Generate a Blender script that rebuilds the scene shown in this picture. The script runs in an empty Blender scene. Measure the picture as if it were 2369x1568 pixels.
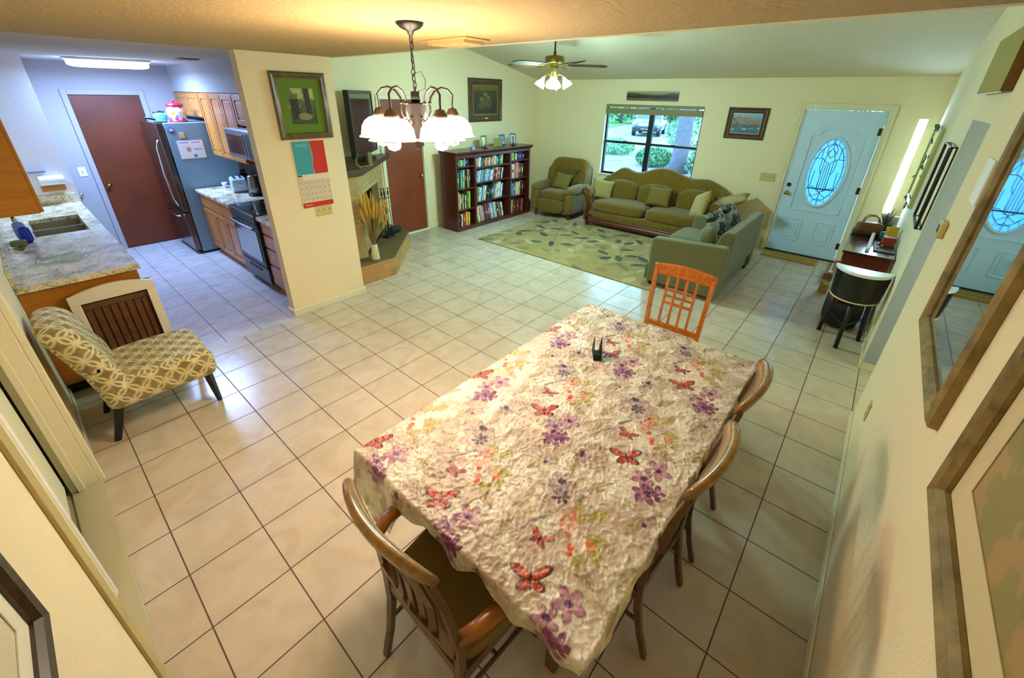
import bpy, math, random
import numpy as np
from mathutils import Vector, Matrix, Euler
PI = math.pi
S = bpy.context.scene
COL = S.collection
random.seed(7)
rng = np.random.default_rng(5)

# ------------------------------------------------------------------ camera
CP = (-2.29534268, -3.99995335, 2.14098703)
RW = ((0.65233977, -0.75772718, 0.01738806), (-0.3174301, -0.29396959, -0.90156531), (0.6882521, 0.58260742, -0.43229346))
cam_d = bpy.data.cameras.new('camera')
cam = bpy.data.objects.new('camera', cam_d); COL.objects.link(cam)
r, d, f = [Vector(v) for v in RW]
M = Matrix((( r[0], -d[0], -f[0]), (r[1], -d[1], -f[1]), (r[2], -d[2], -f[2]))).to_4x4()
M.translation = Vector(CP); cam.matrix_world = M
cam_d.sensor_width = 36.0; cam_d.lens = 961.3225 / 2369 * 36
cam_d.shift_y = -(784 - 682.84) / 2369
cam_d.clip_start = 0.02; cam_d.clip_end = 300
S.camera = cam

# ------------------------------------------------------------------ world, lights, exposure
S.view_settings.view_transform = 'Standard'; S.view_settings.look = 'None'
S.view_settings.gamma = 1; S.view_settings.use_curve_mapping = False
S.view_settings.exposure = 1.46
S.cycles.max_bounces = 14; S.cycles.diffuse_bounces = 12; S.cycles.glossy_bounces = 4
S.cycles.sample_clamp_indirect = 6.0
S.cycles.caustics_reflective = False; S.cycles.caustics_refractive = False
W = bpy.data.worlds.new('world'); S.world = W; W.use_nodes = True
bg = W.node_tree.nodes['Background']
bg.inputs[0].default_value = (0.36, 0.72, 1.0, 1); bg.inputs[1].default_value = 5.4

def lamp(name, kind, loc, energy, color, size=0.05, rot=None, size_y=None, spot=None):
    l = bpy.data.lights.new(name, kind); o = bpy.data.objects.new(name, l); COL.objects.link(o)
    o.location = loc; l.energy = energy; l.color = color
    if kind == 'AREA':
        l.size = size
        if size_y: l.shape = 'RECTANGLE'; l.size_y = size_y
    else: l.shadow_soft_size = size
    if rot: o.rotation_euler = rot
    return o
CHX, CHY = -0.88, -2.15          # chandelier axis
FNX, FNY = 2.30, -0.70           # ceiling fan axis
KLX, KLY = -1.18, 3.10           # kitchen light centre
CH_SH = [(CHX + .192 * math.cos(a), CHY + .192 * math.sin(a)) for a in [math.radians(232.5 + 35 + 72 * k) for k in range(5)]]
for x, y in CH_SH:
    lamp('chandelier_bulb_light', 'POINT', (x, y, 1.905), 1.3, (1.0, 0.80, 0.62), .035)
for k in range(4):
    a = math.radians(25 + 90 * k)
    lamp('fan_bulb_light', 'POINT', (FNX + .17 * math.cos(a), FNY + .17 * math.sin(a), 2.235), 17.5, (0.56, 1.0, 0.96), .05)
lamp('hall_daylight', 'AREA', (1.65, -5.46, 1.5), 7, (0.45, 0.8, 1.0), .7, (-PI / 2, 0, 0), 1.2)
lamp('kitchen_tube_light', 'AREA', (KLX, KLY, 2.335), 36, (0.30, 0.50, 1.0), .60, None, .40)

# ------------------------------------------------------------------ materials
def lin(c):
    c = np.asarray(c, float)
    return np.where(c <= .04045, c / 12.92, ((c + .055) / 1.055) ** 2.4)
def col(c):
    if isinstance(c, str):
        c = [int(c[i:i + 2], 16) / 255 for i in (0, 2, 4)]
    return tuple(lin(c)) + (1,)
MATS = {}
def mat(name, c, rough=.6, metal=0, bump=0, bscale=60, var=0, vscale=8, spec=.5, em=None, ems=0, coat=0, sheen=0):
    if name in MATS: return MATS[name]
    m = bpy.data.materials.new(name); m.use_nodes = True; MATS[name] = m
    nt = m.node_tree; b = nt.nodes['Principled BSDF']
    b.inputs['Base Color'].default_value = col(c); b.inputs['Roughness'].default_value = rough
    b.inputs['Metallic'].default_value = metal; b.inputs['Specular IOR Level'].default_value = spec
    if coat: b.inputs['Coat Weight'].default_value = coat; b.inputs['Coat Roughness'].default_value = .12
    if sheen: b.inputs['Sheen Weight'].default_value = sheen
    if em: b.inputs['Emission Color'].default_value = col(em); b.inputs['Emission Strength'].default_value = ems
    if var or bump:
        tc = nt.nodes.new('ShaderNodeTexCoord')
    if var:
        n = nt.nodes.new('ShaderNodeTexNoise'); n.inputs['Scale'].default_value = vscale; n.inputs['Detail'].default_value = 5
        nt.links.new(tc.outputs['Object'], n.inputs['Vector'])
        mx = nt.nodes.new('ShaderNodeMix'); mx.data_type = 'RGBA'
        cc = np.array(col(c)[:3])
        mx.inputs[6].default_value = tuple(cc * (1 - var)) + (1,); mx.inputs[7].default_value = tuple(np.minimum(cc * (1 + var), 1)) + (1,)
        nt.links.new(n.outputs['Fac'], mx.inputs[0]); nt.links.new(mx.outputs[2], b.inputs['Base Color'])
    if bump:
        n2 = nt.nodes.new('ShaderNodeTexNoise'); n2.inputs['Scale'].default_value = bscale; n2.inputs['Detail'].default_value = 3
        nt.links.new(tc.outputs['Object'], n2.inputs['Vector'])
        bp = nt.nodes.new('ShaderNodeBump'); bp.inputs['Strength'].default_value = bump; bp.inputs['Distance'].default_value = .01
        nt.links.new(n2.outputs['Fac'], bp.inputs['Height']); nt.links.new(bp.outputs[0], b.inputs['Normal'])
    return m
def wood(name, c1, c2, rough=.35, scale=(2, 14, 14), coat=.3):
    if name in MATS: return MATS[name]
    m = bpy.data.materials.new(name); m.use_nodes = True; MATS[name] = m
    nt = m.node_tree; b = nt.nodes['Principled BSDF']; b.inputs['Roughness'].default_value = rough
    b.inputs['Coat Weight'].default_value = coat; b.inputs['Coat Roughness'].default_value = .15
    tc = nt.nodes.new('ShaderNodeTexCoord'); mp = nt.nodes.new('ShaderNodeMapping'); mp.inputs['Scale'].default_value = scale
    n = nt.nodes.new('ShaderNodeTexNoise'); n.inputs['Scale'].default_value = 2.2; n.inputs['Detail'].default_value = 6; n.inputs['Distortion'].default_value = .6
    rp = nt.nodes.new('ShaderNodeValToRGB'); rp.color_ramp.elements[0].position = .3; rp.color_ramp.elements[1].position = .7
    rp.color_ramp.elements[0].color = col(c1); rp.color_ramp.elements[1].color = col(c2)
    nt.links.new(tc.outputs['Object'], mp.inputs[0]); nt.links.new(mp.outputs[0], n.inputs['Vector'])
    nt.links.new(n.outputs['Fac'], rp.inputs[0]); nt.links.new(rp.outputs[0], b.inputs['Base Color'])
    return m
def tiles(name, size, off, grout, c1, c2, gw=.007):
    m = bpy.data.materials.new(name); m.use_nodes = True; MATS[name] = m
    nt = m.node_tree; b = nt.nodes['Principled BSDF']
    tc = nt.nodes.new('ShaderNodeTexCoord'); mp = nt.nodes.new('ShaderNodeMapping'); mp.inputs['Location'].default_value = (-off[0], -off[1], 0)
    br = nt.nodes.new('ShaderNodeTexBrick'); br.offset = 0; br.squash = 1
    br.inputs['Scale'].default_value = 1; br.inputs['Brick Width'].default_value = size; br.inputs['Row Height'].default_value = size
    br.inputs['Mortar Size'].default_value = gw / 2; br.inputs['Mortar Smooth'].default_value = .3; br.inputs['Bias'].default_value = 0
    br.inputs['Color1'].default_value = col(c1); br.inputs['Color2'].default_value = col(c2); br.inputs['Mortar'].default_value = col(grout)
    nt.links.new(tc.outputs['Object'], mp.inputs[0]); nt.links.new(mp.outputs[0], br.inputs['Vector'])
    n = nt.nodes.new('ShaderNodeTexNoise'); n.inputs['Scale'].default_value = 5; n.inputs['Detail'].default_value = 8; n.inputs['Distortion'].default_value = 1.2
    nt.links.new(tc.outputs['Object'], n.inputs['Vector'])
    rp = nt.nodes.new('ShaderNodeValToRGB'); rp.color_ramp.elements[0].position = .3; rp.color_ramp.elements[0].color = (.86, .82, .78, 1)
    rp.color_ramp.elements[1].position = .62; rp.color_ramp.elements[1].color = (1, 1, 1, 1)
    mx = nt.nodes.new('ShaderNodeMix'); mx.data_type = 'RGBA'; mx.blend_type = 'MULTIPLY'; mx.inputs[0].default_value = 1
    nt.links.new(n.outputs['Fac'], rp.inputs[0]); nt.links.new(br.outputs['Color'], mx.inputs[6]); nt.links.new(rp.outputs[0], mx.inputs[7])
    nt.links.new(mx.outputs[2], b.inputs['Base Color'])
    rr = nt.nodes.new('ShaderNodeMapRange'); rr.inputs[3].default_value = .24; rr.inputs[4].default_value = .8
    nt.links.new(br.outputs['Fac'], rr.inputs[0]); nt.links.new(rr.outputs[0], b.inputs['Roughness'])
    bp = nt.nodes.new('ShaderNodeBump'); bp.invert = True; bp.inputs['Strength'].default_value = .5; bp.inputs['Distance'].default_value = .003
    nt.links.new(br.outputs['Fac'], bp.inputs['Height']); nt.links.new(bp.outputs[0], b.inputs['Normal'])
    return m
def brick(name, c1, c2, mortar, bw, rh, ms=.008, rough=.8, rotx=True):
    m = bpy.data.materials.new(name); m.use_nodes = True; MATS[name] = m
    nt = m.node_tree; b = nt.nodes['Principled BSDF']; b.inputs['Roughness'].default_value = rough
    tc = nt.nodes.new('ShaderNodeTexCoord'); br = nt.nodes.new('ShaderNodeTexBrick')
    br.inputs['Scale'].default_value = 1; br.inputs['Brick Width'].default_value = bw; br.inputs['Row Height'].default_value = rh
    br.inputs['Mortar Size'].default_value = ms
    br.inputs['Color1'].default_value = col(c1); br.inputs['Color2'].default_value = col(c2); br.inputs['Mortar'].default_value = col(mortar)
    if rotx:   # bricks run along the horizontal, rows up z
        sp = nt.nodes.new('ShaderNodeSeparateXYZ'); ad = nt.nodes.new('ShaderNodeMath'); ad.operation = 'ADD'
        cb = nt.nodes.new('ShaderNodeCombineXYZ')
        nt.links.new(tc.outputs['Object'], sp.inputs[0]); nt.links.new(sp.outputs[0], ad.inputs[0]); nt.links.new(sp.outputs[1], ad.inputs[1])
        nt.links.new(ad.outputs[0], cb.inputs[0]); nt.links.new(sp.outputs[2], cb.inputs[1]); nt.links.new(cb.outputs[0], br.inputs['Vector'])
    else: nt.links.new(tc.outputs['Object'], br.inputs['Vector'])
    bp = nt.nodes.new('ShaderNodeBump'); bp.invert = True; bp.inputs['Strength'].default_value = .6; bp.inputs['Distance'].default_value = .008
    nt.links.new(br.outputs['Color'], b.inputs['Base Color']); nt.links.new(br.outputs['Fac'], bp.inputs['Height']); nt.links.new(bp.outputs[0], b.inputs['Normal'])
    return m
def granite(name):
    m = bpy.data.materials.new(name); m.use_nodes = True; MATS[name] = m
    nt = m.node_tree; b = nt.nodes['Principled BSDF']; b.inputs['Roughness'].default_value = .15
    tc = nt.nodes.new('ShaderNodeTexCoord'); n = nt.nodes.new('ShaderNodeTexNoise'); n.inputs['Scale'].default_value = 55; n.inputs['Detail'].default_value = 6
    n2 = nt.nodes.new('ShaderNodeTexNoise'); n2.inputs['Scale'].default_value = 9; n2.inputs['Detail'].default_value = 4
    ad = nt.nodes.new('ShaderNodeMath'); ad.operation = 'ADD'; ml = nt.nodes.new('ShaderNodeMath'); ml.operation = 'MULTIPLY'; ml.inputs[1].default_value = .5
    nt.links.new(tc.outputs['Object'], n.inputs['Vector']); nt.links.new(tc.outputs['Object'], n2.inputs['Vector'])
    nt.links.new(n.outputs['Fac'], ad.inputs[0]); nt.links.new(n2.outputs['Fac'], ad.inputs[1]); nt.links.new(ad.outputs[0], ml.inputs[0])
    rp = nt.nodes.new('ShaderNodeValToRGB'); e = rp.color_ramp.elements
    e[0].position = .36; e[0].color = col('776a48'); e[1].position = .62; e[1].color = col('f2ecd6')
    k = e.new(.45); k.color = col('bdb186'); k = e.new(.53); k.color = col('e0d8b4')
    nt.links.new(ml.outputs[0], rp.inputs[0]); nt.links.new(rp.outputs[0], b.inputs['Base Color'])
    return m
def painted_mat(name, rough=.6, bump=0, bscale=80, spec=.5, sheen=0):
    if name in MATS: return MATS[name]
    m = bpy.data.materials.new(name); m.use_nodes = True; MATS[name] = m
    nt = m.node_tree; b = nt.nodes['Principled BSDF']; b.inputs['Roughness'].default_value = rough; b.inputs['Specular IOR Level'].default_value = spec
    b.inputs['Sheen Weight'].default_value = sheen
    a = nt.nodes.new('ShaderNodeAttribute'); a.attribute_name = 'paint'
    nt.links.new(a.outputs['Color'], b.inputs['Base Color'])
    if bump:
        tc = nt.nodes.new('ShaderNodeTexCoord')
        n2 = nt.nodes.new('ShaderNodeTexNoise'); n2.inputs['Scale'].default_value = bscale; n2.inputs['Detail'].default_value = 3
        nt.links.new(tc.outputs['Object'], n2.inputs['Vector'])
        bp = nt.nodes.new('ShaderNodeBump'); bp.inputs['Strength'].default_value = bump; bp.inputs['Distance'].default_value = .01
        nt.links.new(n2.outputs['Fac'], bp.inputs['Height']); nt.links.new(bp.outputs[0], b.inputs['Normal'])
    return m
def glass(name, tint=(.9, .97, 1), rough=0, clear=.85):
    m = bpy.data.materials.new(name); m.use_nodes = True; MATS[name] = m
    nt = m.node_tree; nt.nodes.clear(); o = nt.nodes.new('ShaderNodeOutputMaterial')
    t = nt.nodes.new('ShaderNodeBsdfTransparent'); t.inputs[0].default_value = tint + (1,)
    g = nt.nodes.new('ShaderNodeBsdfGlossy'); g.inputs['Roughness'].default_value = .03
    mx = nt.nodes.new('ShaderNodeMixShader'); mx.inputs[0].default_value = 1 - clear
    nt.links.new(t.outputs[0], mx.inputs[1]); nt.links.new(g.outputs[0], mx.inputs[2]); nt.links.new(mx.outputs[0], o.inputs[0])
    return m
def frosted(name, c, gl=.15):
    m = bpy.data.materials.new(name); m.use_nodes = True; MATS[name] = m
    nt = m.node_tree; nt.nodes.clear(); o = nt.nodes.new('ShaderNodeOutputMaterial')
    t = nt.nodes.new('ShaderNodeBsdfTranslucent'); t.inputs[0].default_value = col(c)
    g = nt.nodes.new('ShaderNodeBsdfGlossy'); g.inputs['Roughness'].default_value = .15
    mx = nt.nodes.new('ShaderNodeMixShader'); mx.inputs[0].default_value = gl
    nt.links.new(t.outputs[0], mx.inputs[1]); nt.links.new(g.outputs[0], mx.inputs[2]); nt.links.new(mx.outputs[0], o.inputs[0])
    return m

M_wall = mat('wall_cream', 'e9dcb6', .85, bump=.25, bscale=90)
M_kwall = mat('wall_kitchen', 'a6a3a0', .8, bump=.2, bscale=90)
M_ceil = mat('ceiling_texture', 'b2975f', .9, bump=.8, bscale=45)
M_trim = mat('trim_white', 'e2dcbe', .45)
M_white = mat('white_paint', 'e8e6dc', .5)
M_tile = tiles('floor_tile', .337, (0, 0), '5e423e', 'cbbfac', 'c5b9a4')
M_ktile = tiles('kitchen_tile', .304, (-1.49, .185), '5a4c68', 'c6c4c2', 'c0bebc', .006)
M_gran = granite('granite')
M_orange = wood('oak_orange', 'a5650f', 'bd7a1c', .4)
M_oak = wood('oak_cabinet', 'ab641e', 'c88436', .4)
M_cherry = wood('dark_cherry', '3c150c', '5a2414', .35)
M_mahog = wood('mahogany', '47180c', '6b2613', .3)
M_browndoor = wood('brown_door_wood', '74300f', '863c16', .5, (1, 1, 1), .1)
M_chairw = wood('chair_wood', '7c5a22', '9c7834', .26)
M_chaird = wood('chair_wood_dark', '46301a', '664a26', .35)
M_far = wood('far_chair_wood', 'b05c14', 'cf7a22', .25)
M_black = mat('black_plastic', '0e0f10', .35)
M_blackm = mat('black_matte', '131210', .7)
M_iron = mat('dark_metal', '2a2620', .4, metal=.6)
M_nickel = mat('brushed_metal', '221a0e', .5, metal=.1)
M_bronze = mat('bronze_metal', '3e3222', .45, metal=.5)
M_chrome = mat('chrome', 'd0d0d0', .12, metal=1)
M_steel = mat('steel', '8a8d90', .3, metal=.8)
M_brass = mat('brass', 'c89a3a', .25, metal=1)
M_doorw = mat('door_white', 'c2e0fa', .4)
M_olive = mat('olive_velvet', '72591a', .9, bump=.5, bscale=30, var=.22, vscale=14, spec=.2, sheen=.3)
M_olive2 = mat('olive_cushion', '695214', .9, bump=.4, bscale=24, var=.22, vscale=9, spec=.2, sheen=.3)
M_tan = mat('tan_cushion', 'a8925a', .9, bump=.4, bscale=40, var=.12)
M_sage = mat('loveseat_fabric', '6c6c4a', .95, bump=.3, bscale=300, var=.06, spec=.1, sheen=.25)
M_wind = glass('window_glass', (.92, .98, 1), clear=.93)
M_pglass = glass('picture_glass', (.97, .97, .95), clear=.93)
M_frost = frosted('frosted_glass', 'ffffff', .05)
M_mirror = mat('mirror_silver', 'e6ebe8', .02, metal=1)
M_goldfr = wood('gilded_frame', '6a5a2e', '9a8650', .6, (6, 6, 6), 0)
M_paper = mat('white_paper', 'eceff2', .7)
M_stone = mat('stone_ledge', '8a7a52', .8, bump=.4)

# ------------------------------------------------------------------ helpers
def tag(o, label=None, cat=None, group=None, kind=None):
    if label: o['label'] = label
    if cat: o['category'] = cat
    if group: o['group'] = group
    if kind: o['kind'] = kind
    return o
def thing(name, label, cat, loc=(0, 0, 0), rz=0, group=None):
    o = bpy.data.objects.new(name, None); COL.objects.link(o); o.empty_display_size = .1
    o.location = loc; o.rotation_euler = (0, 0, rz)
    return tag(o, label, cat, group)
def kids(o): return [c for c in bpy.data.objects if c.parent == o]
def copy_tree(o, parent=None):
    c = o.copy(); COL.objects.link(c)
    if parent is not None: c.parent = parent
    for ch in kids(o):
        if ch is not c: copy_tree(ch, c)
    return c
class MB:
    def __init__(s): s.v = []; s.f = []
    def add(s, vs, fs, T=None):
        n = len(s.v)
        s.v += [tuple(T @ Vector(p)) for p in vs] if T is not None else [tuple(p) for p in vs]
        s.f += [tuple(i + n for i in q) for q in fs]; return s
    def box(s, x0, x1, y0, y1, z0, z1, T=None):
        if x0 > x1: x0, x1 = x1, x0
        if y0 > y1: y0, y1 = y1, y0
        if z0 > z1: z0, z1 = z1, z0
        return s.add([(x0, y0, z0), (x1, y0, z0), (x1, y1, z0), (x0, y1, z0), (x0, y0, z1), (x1, y0, z1), (x1, y1, z1), (x0, y1, z1)],
                     [(0, 3, 2, 1), (4, 5, 6, 7), (0, 1, 5, 4), (1, 2, 6, 5), (2, 3, 7, 6), (3, 0, 4, 7)], T)
    def obox(s, c, size, rot=(0, 0, 0)):
        T = Matrix.Translation(c) @ Euler(rot).to_matrix().to_4x4(); a, b, h = [q / 2 for q in size]
        return s.box(-a, a, -b, b, -h, h, T)
    def prism(s, poly, a0, a1, axis='z', T=None):
        # poly: 2-D outline; extruded along axis. z: (x,y); x: (y,z); y: (x,z)
        ar = sum(poly[i][0] * poly[(i + 1) % len(poly)][1] - poly[(i + 1) % len(poly)][0] * poly[i][1] for i in range(len(poly)))
        if ar < 0: poly = poly[::-1]
        P = {'z': lambda p, a: (p[0], p[1], a), 'x': lambda p, a: (a, p[0], p[1]), 'y': lambda p, a: (p[0], a, p[1])}[axis]
        n = len(poly); vs = [P(p, a0) for p in poly] + [P(p, a1) for p in poly]
        fs = [tuple(range(n))[::-1], tuple(range(n, 2 * n))] + [(i, (i + 1) % n, n + (i + 1) % n, n + i) for i in range(n)]
        if axis == 'y': fs = [q[::-1] for q in fs]
        if a1 < a0: fs = [q[::-1] for q in fs]
        return s.add(vs, fs, T)
    def tube(s, pts, rad, seg=8, T=None, cap=True, flat=None):
        pts = [Vector(p) for p in pts]; n = len(pts)
        rs = rad if hasattr(rad, '__len__') else [rad] * n
        up = Vector((0, 0, 1)); vs = []; fs = []; prev = None
        for i, p in enumerate(pts):
            t = (pts[min(i + 1, n - 1)] - pts[max(i - 1, 0)])
            if t.length < 1e-9: t = Vector((0, 0, 1))
            t.normalize()
            if prev is None:
                a = t.cross(up)
                if a.length < .05: a = t.cross(Vector((0, 1, 0)))
            else: a = prev - t * prev.dot(t)
            a.normalize(); prev = a; b = t.cross(a)
            for k in range(seg):
                an = 2 * PI * k / seg + (PI / seg if seg == 4 else 0)
                ca, sa = math.cos(an), math.sin(an)
                if flat: ca *= flat[0]; sa *= flat[1]
                vs.append(p + (a * ca + b * sa) * rs[i])
        for i in range(n - 1):
            for k in range(seg):
                fs.append((i * seg + k, i * seg + (k + 1) % seg, (i + 1) * seg + (k + 1) % seg, (i + 1) * seg + k))
        if cap: fs += [tuple(range(seg))[::-1], tuple(range((n - 1) * seg, n * seg))]
        return s.add(vs, fs, T)
    def lathe(s, prof, c=(0, 0, 0), seg=24, T=None, cap=True, sx=1, sy=1):
        vs = []; fs = []; n = len(prof)
        for r_, z in prof:
            for k in range(seg):
                a = 2 * PI * k / seg; vs.append((c[0] + r_ * math.cos(a) * sx, c[1] + r_ * math.sin(a) * sy, c[2] + z))
        for i in range(n - 1):
            for k in range(seg): fs.append((i * seg + k, i * seg + (k + 1) % seg, (i + 1) * seg + (k + 1) % seg, (i + 1) * seg + k))
        if cap: fs += [tuple(range(seg))[::-1], tuple(range((n - 1) * seg, n * seg))]
        return s.add(vs, fs, T)
    def soft(s, c, size, e=4.0, rot=(0, 0, 0), nu=28, nv=18, puff=0, T=None, fn=None):
        # superellipsoid cushion; e = squareness
        T2 = Matrix.Translation(c) @ Euler(rot).to_matrix().to_4x4()
        if T is not None: T2 = T @ T2
        vs = []; fs = []
        sp = lambda w, m: math.copysign(abs(w) ** m, w)
        k = 2 / e
        for j in range(nv + 1):
            ph = -PI / 2 + PI * j / nv
            for i in range(nu):
                th = 2 * PI * i / nu
                x = sp(math.cos(ph), k) * sp(math.cos(th), k); y = sp(math.cos(ph), k) * sp(math.sin(th), k); z = sp(math.sin(ph), k)
                if puff: z *= 1 + puff * (1 - x * x) * (1 - y * y)
                p = [x * size[0] / 2, y * size[1] / 2, z * size[2] / 2]
                if fn: p = fn(*p)
                vs.append(p)
        for j in range(nv):
            for i in range(nu): fs.append((j * nu + i, j * nu + (i + 1) % nu, (j + 1) * nu + (i + 1) % nu, (j + 1) * nu + i))
        return s.add(vs, fs, T2)
    def rbox(s, c, size, r, h=.006, fn=None):
        hx, hy, hz = [q / 2 for q in size]; H = (hx, hy, hz)
        for ax in range(3):
            a1, a2 = (ax + 1) % 3, (ax + 2) % 3; n1 = max(2, int(2 * H[a1] / h)); n2 = max(2, int(2 * H[a2] / h))
            for sg in (-1, 1):
                vs = []
                for j in range(n2 + 1):
                    for i in range(n1 + 1):
                        q = [0, 0, 0]; q[ax] = sg * H[ax]; q[a1] = -H[a1] + 2 * H[a1] * i / n1; q[a2] = -H[a2] + 2 * H[a2] * j / n2
                        inn = [max(-(H[k] - r), min(H[k] - r, q[k])) for k in range(3)]; d_ = [q[k] - inn[k] for k in range(3)]; L_ = math.sqrt(sum(e * e for e in d_)) or 1
                        p = [inn[k] + d_[k] / L_ * r for k in range(3)]
                        if fn: p = fn(*p)
                        vs.append((p[0] + c[0], p[1] + c[1], p[2] + c[2]))
                fs = []
                for j in range(n2):
                    for i in range(n1):
                        f_ = (j * (n1 + 1) + i, j * (n1 + 1) + i + 1, (j + 1) * (n1 + 1) + i + 1, (j + 1) * (n1 + 1) + i); fs.append(f_ if sg > 0 else f_[::-1])
                s.add(vs, fs)
        return s
    def pillow(s, c, w, h, t, rot=(0, 0, 0), n=14, pinch=.12):
        # square pillow in its own xz plane, thickness along y
        T2 = Matrix.Translation(c) @ Euler(rot).to_matrix().to_4x4(); vs = []; fs = []
        for side in (1, -1):
            b = len(vs)
            for j in range(n + 1):
                for i in range(n + 1):
                    u = i / n * 2 - 1; v_ = j / n * 2 - 1
                    pu = u * (1 - pinch * (1 - v_ * v_) * abs(u)); pv = v_ * (1 - pinch * (1 - u * u) * abs(v_))
                    th = t / 2 * max(0, (1 - u ** 4) * (1 - v_ ** 4)) ** .55
                    vs.append((pu * w / 2, side * th, pv * h / 2))
            for j in range(n):
                for i in range(n):
                    q = (b + j * (n + 1) + i, b + j * (n + 1) + i + 1, b + (j + 1) * (n + 1) + i + 1, b + (j + 1) * (n + 1) + i)
                    fs.append(q[::-1] if side > 0 else q)
        return s.add(vs, fs, T2)
    def build(s, name, m, parent=None, smooth=False, bevel=0, seg=2, sub=0, kind=None, label=None, weld=False):
        me = bpy.data.meshes.new(name); me.from_pydata(s.v, [], s.f); me.update()
        o = bpy.data.objects.new(name, me); COL.objects.link(o)
        me.materials.append(m)
        if smooth: me.polygons.foreach_set('use_smooth', [True] * len(me.polygons))
        if weld:
            w = o.modifiers.new('weld', 'WELD'); w.merge_threshold = .0012
        if bevel:
            b = o.modifiers.new('bevel', 'BEVEL'); b.width = bevel; b.segments = seg; b.limit_method = 'ANGLE'; b.angle_limit = math.radians(40)
            if smooth is None: me.polygons.foreach_set('use_smooth', [True] * len(me.polygons))
        if sub:
            u = o.modifiers.new('sub', 'SUBSURF'); u.levels = sub; u.render_levels = sub
        if parent is not None: o.parent = parent
        if kind: o['kind'] = kind
        if label: o['label'] = label
        return o
def struct(mb, name, m, **k): return mb.build(name, m, kind='structure', **k)
def bx(x0, x1, y0, y1, z0, z1): return MB().box(x0, x1, y0, y1, z0, z1)
def put(mb, name, m, label, cat, group=None, **k):
    """a thing that is one mesh: world verts, origin moved to its base centre"""
    a = np.array(mb.v); c = ((a[:, 0].min() + a[:, 0].max()) / 2, (a[:, 1].min() + a[:, 1].max()) / 2, a[:, 2].min())
    mb.v = [tuple(p - np.array(c)) for p in a]
    o = mb.build(name, m, **k); o.location = c
    return tag(o, label, cat, group)

def noise2(U, V, scale, seed=0, octv=3):
    out = np.zeros_like(U, float); amp = 1; tot = 0
    for k in range(octv):
        r_ = np.random.default_rng(seed + k * 17); G = r_.random((64, 64)); s_ = scale * 2 ** k
        x = U * s_; y = V * s_; xi = np.floor(x).astype(int); yi = np.floor(y).astype(int); fx = x - xi; fy = y - yi
        fx = fx * fx * (3 - 2 * fx); fy = fy * fy * (3 - 2 * fy)
        g = lambda a, b: G[a % 64, b % 64]
        out += amp * ((g(xi, yi) * (1 - fx) + g(xi + 1, yi) * fx) * (1 - fy) + (g(xi, yi + 1) * (1 - fx) + g(xi + 1, yi + 1) * fx) * fy)
        tot += amp; amp *= .5
    return out / tot
def hexc(h): return np.array([int(h[i:i + 2], 16) / 255 for i in (0, 2, 4)])
def mixp(P, c, a): a = np.clip(a, 0, 1)[..., None]; return P * (1 - a) + np.asarray(hexc(c) if isinstance(c, str) else c) * a
def sstep(x, a, b): t = np.clip((x - a) / (b - a), 0, 1); return t * t * (3 - 2 * t)
def grid_mesh(name, X, Y, Z, RGB, m, parent=None, smooth=True, weldlow=False):
    """grid of points (ny,nx) with one paint colour each"""
    ny, nx = X.shape; co = np.stack([X, Y, Z], -1).reshape(-1, 3).astype('f4')
    idx = np.arange(nx * ny).reshape(ny, nx)
    q = np.stack([idx[:-1, :-1], idx[:-1, 1:], idx[1:, 1:], idx[1:, :-1]], -1).reshape(-1, 4)
    me = bpy.data.meshes.new(name); me.vertices.add(len(co)); me.vertices.foreach_set('co', co.ravel())
    me.loops.add(q.size); me.loops.foreach_set('vertex_index', q.ravel().astype('i4'))
    me.polygons.add(len(q)); me.polygons.foreach_set('loop_start', (np.arange(len(q)) * 4).astype('i4')); me.polygons.foreach_set('loop_total', np.full(len(q), 4, 'i4'))
    me.update(calc_edges=True)
    at = me.color_attributes.new('paint', 'FLOAT_COLOR', 'POINT')
    rgba = np.ones((len(co), 4), 'f4'); rgba[:, :3] = lin(np.clip(RGB.reshape(-1, 3), 0, 1)); at.data.foreach_set('color', rgba.ravel())
    me.materials.append(m)
    if smooth: me.polygons.foreach_set('use_smooth', [True] * len(me.polygons))
    o = bpy.data.objects.new(name, me); COL.objects.link(o)
    if parent is not None: o.parent = parent
    return o
def paint_plane(name, w, h, fn, m, parent, y=0, nx=60, x0=0, z0=0):
    """flat picture in local xz plane (x right, z up), facing -y"""
    ny = max(2, int(nx * h / w)); u, v = np.meshgrid(np.linspace(0, 1, nx), np.linspace(0, 1, ny))
    RGB = fn(u, v)
    o = grid_mesh(name, x0 + (u - .5) * w, np.full_like(u, y), z0 + (v - .5) * h, RGB, m, parent, smooth=False)
    return o
def frame_mb(w, h, bw, depth, prof=1):
    """picture frame in local xz, back at y=0, front at y=-depth"""
    mb = MB(); a, b = w / 2, h / 2
    rings = [(0, 0), (0, -depth * .7), (bw * .25, -depth), (bw * .55, -depth * .75), (bw * .8, -depth * .9), (bw, -depth * .5), (bw, -depth * .2)]
    vs = []
    for off, y in rings: vs += [(-a + off, y, -b + off), (a - off, y, -b + off), (a - off, y, b - off), (-a + off, y, b - off)]
    fs = []
    for i in range(len(rings) - 1):
        for k in range(4): fs.append((i * 4 + k, i * 4 + (k + 1) % 4, i * 4 + 4 + (k + 1) % 4, i * 4 + 4 + k))
    fs.append((0, 3, 2, 1))
    return mb.add(vs, fs)
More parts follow.
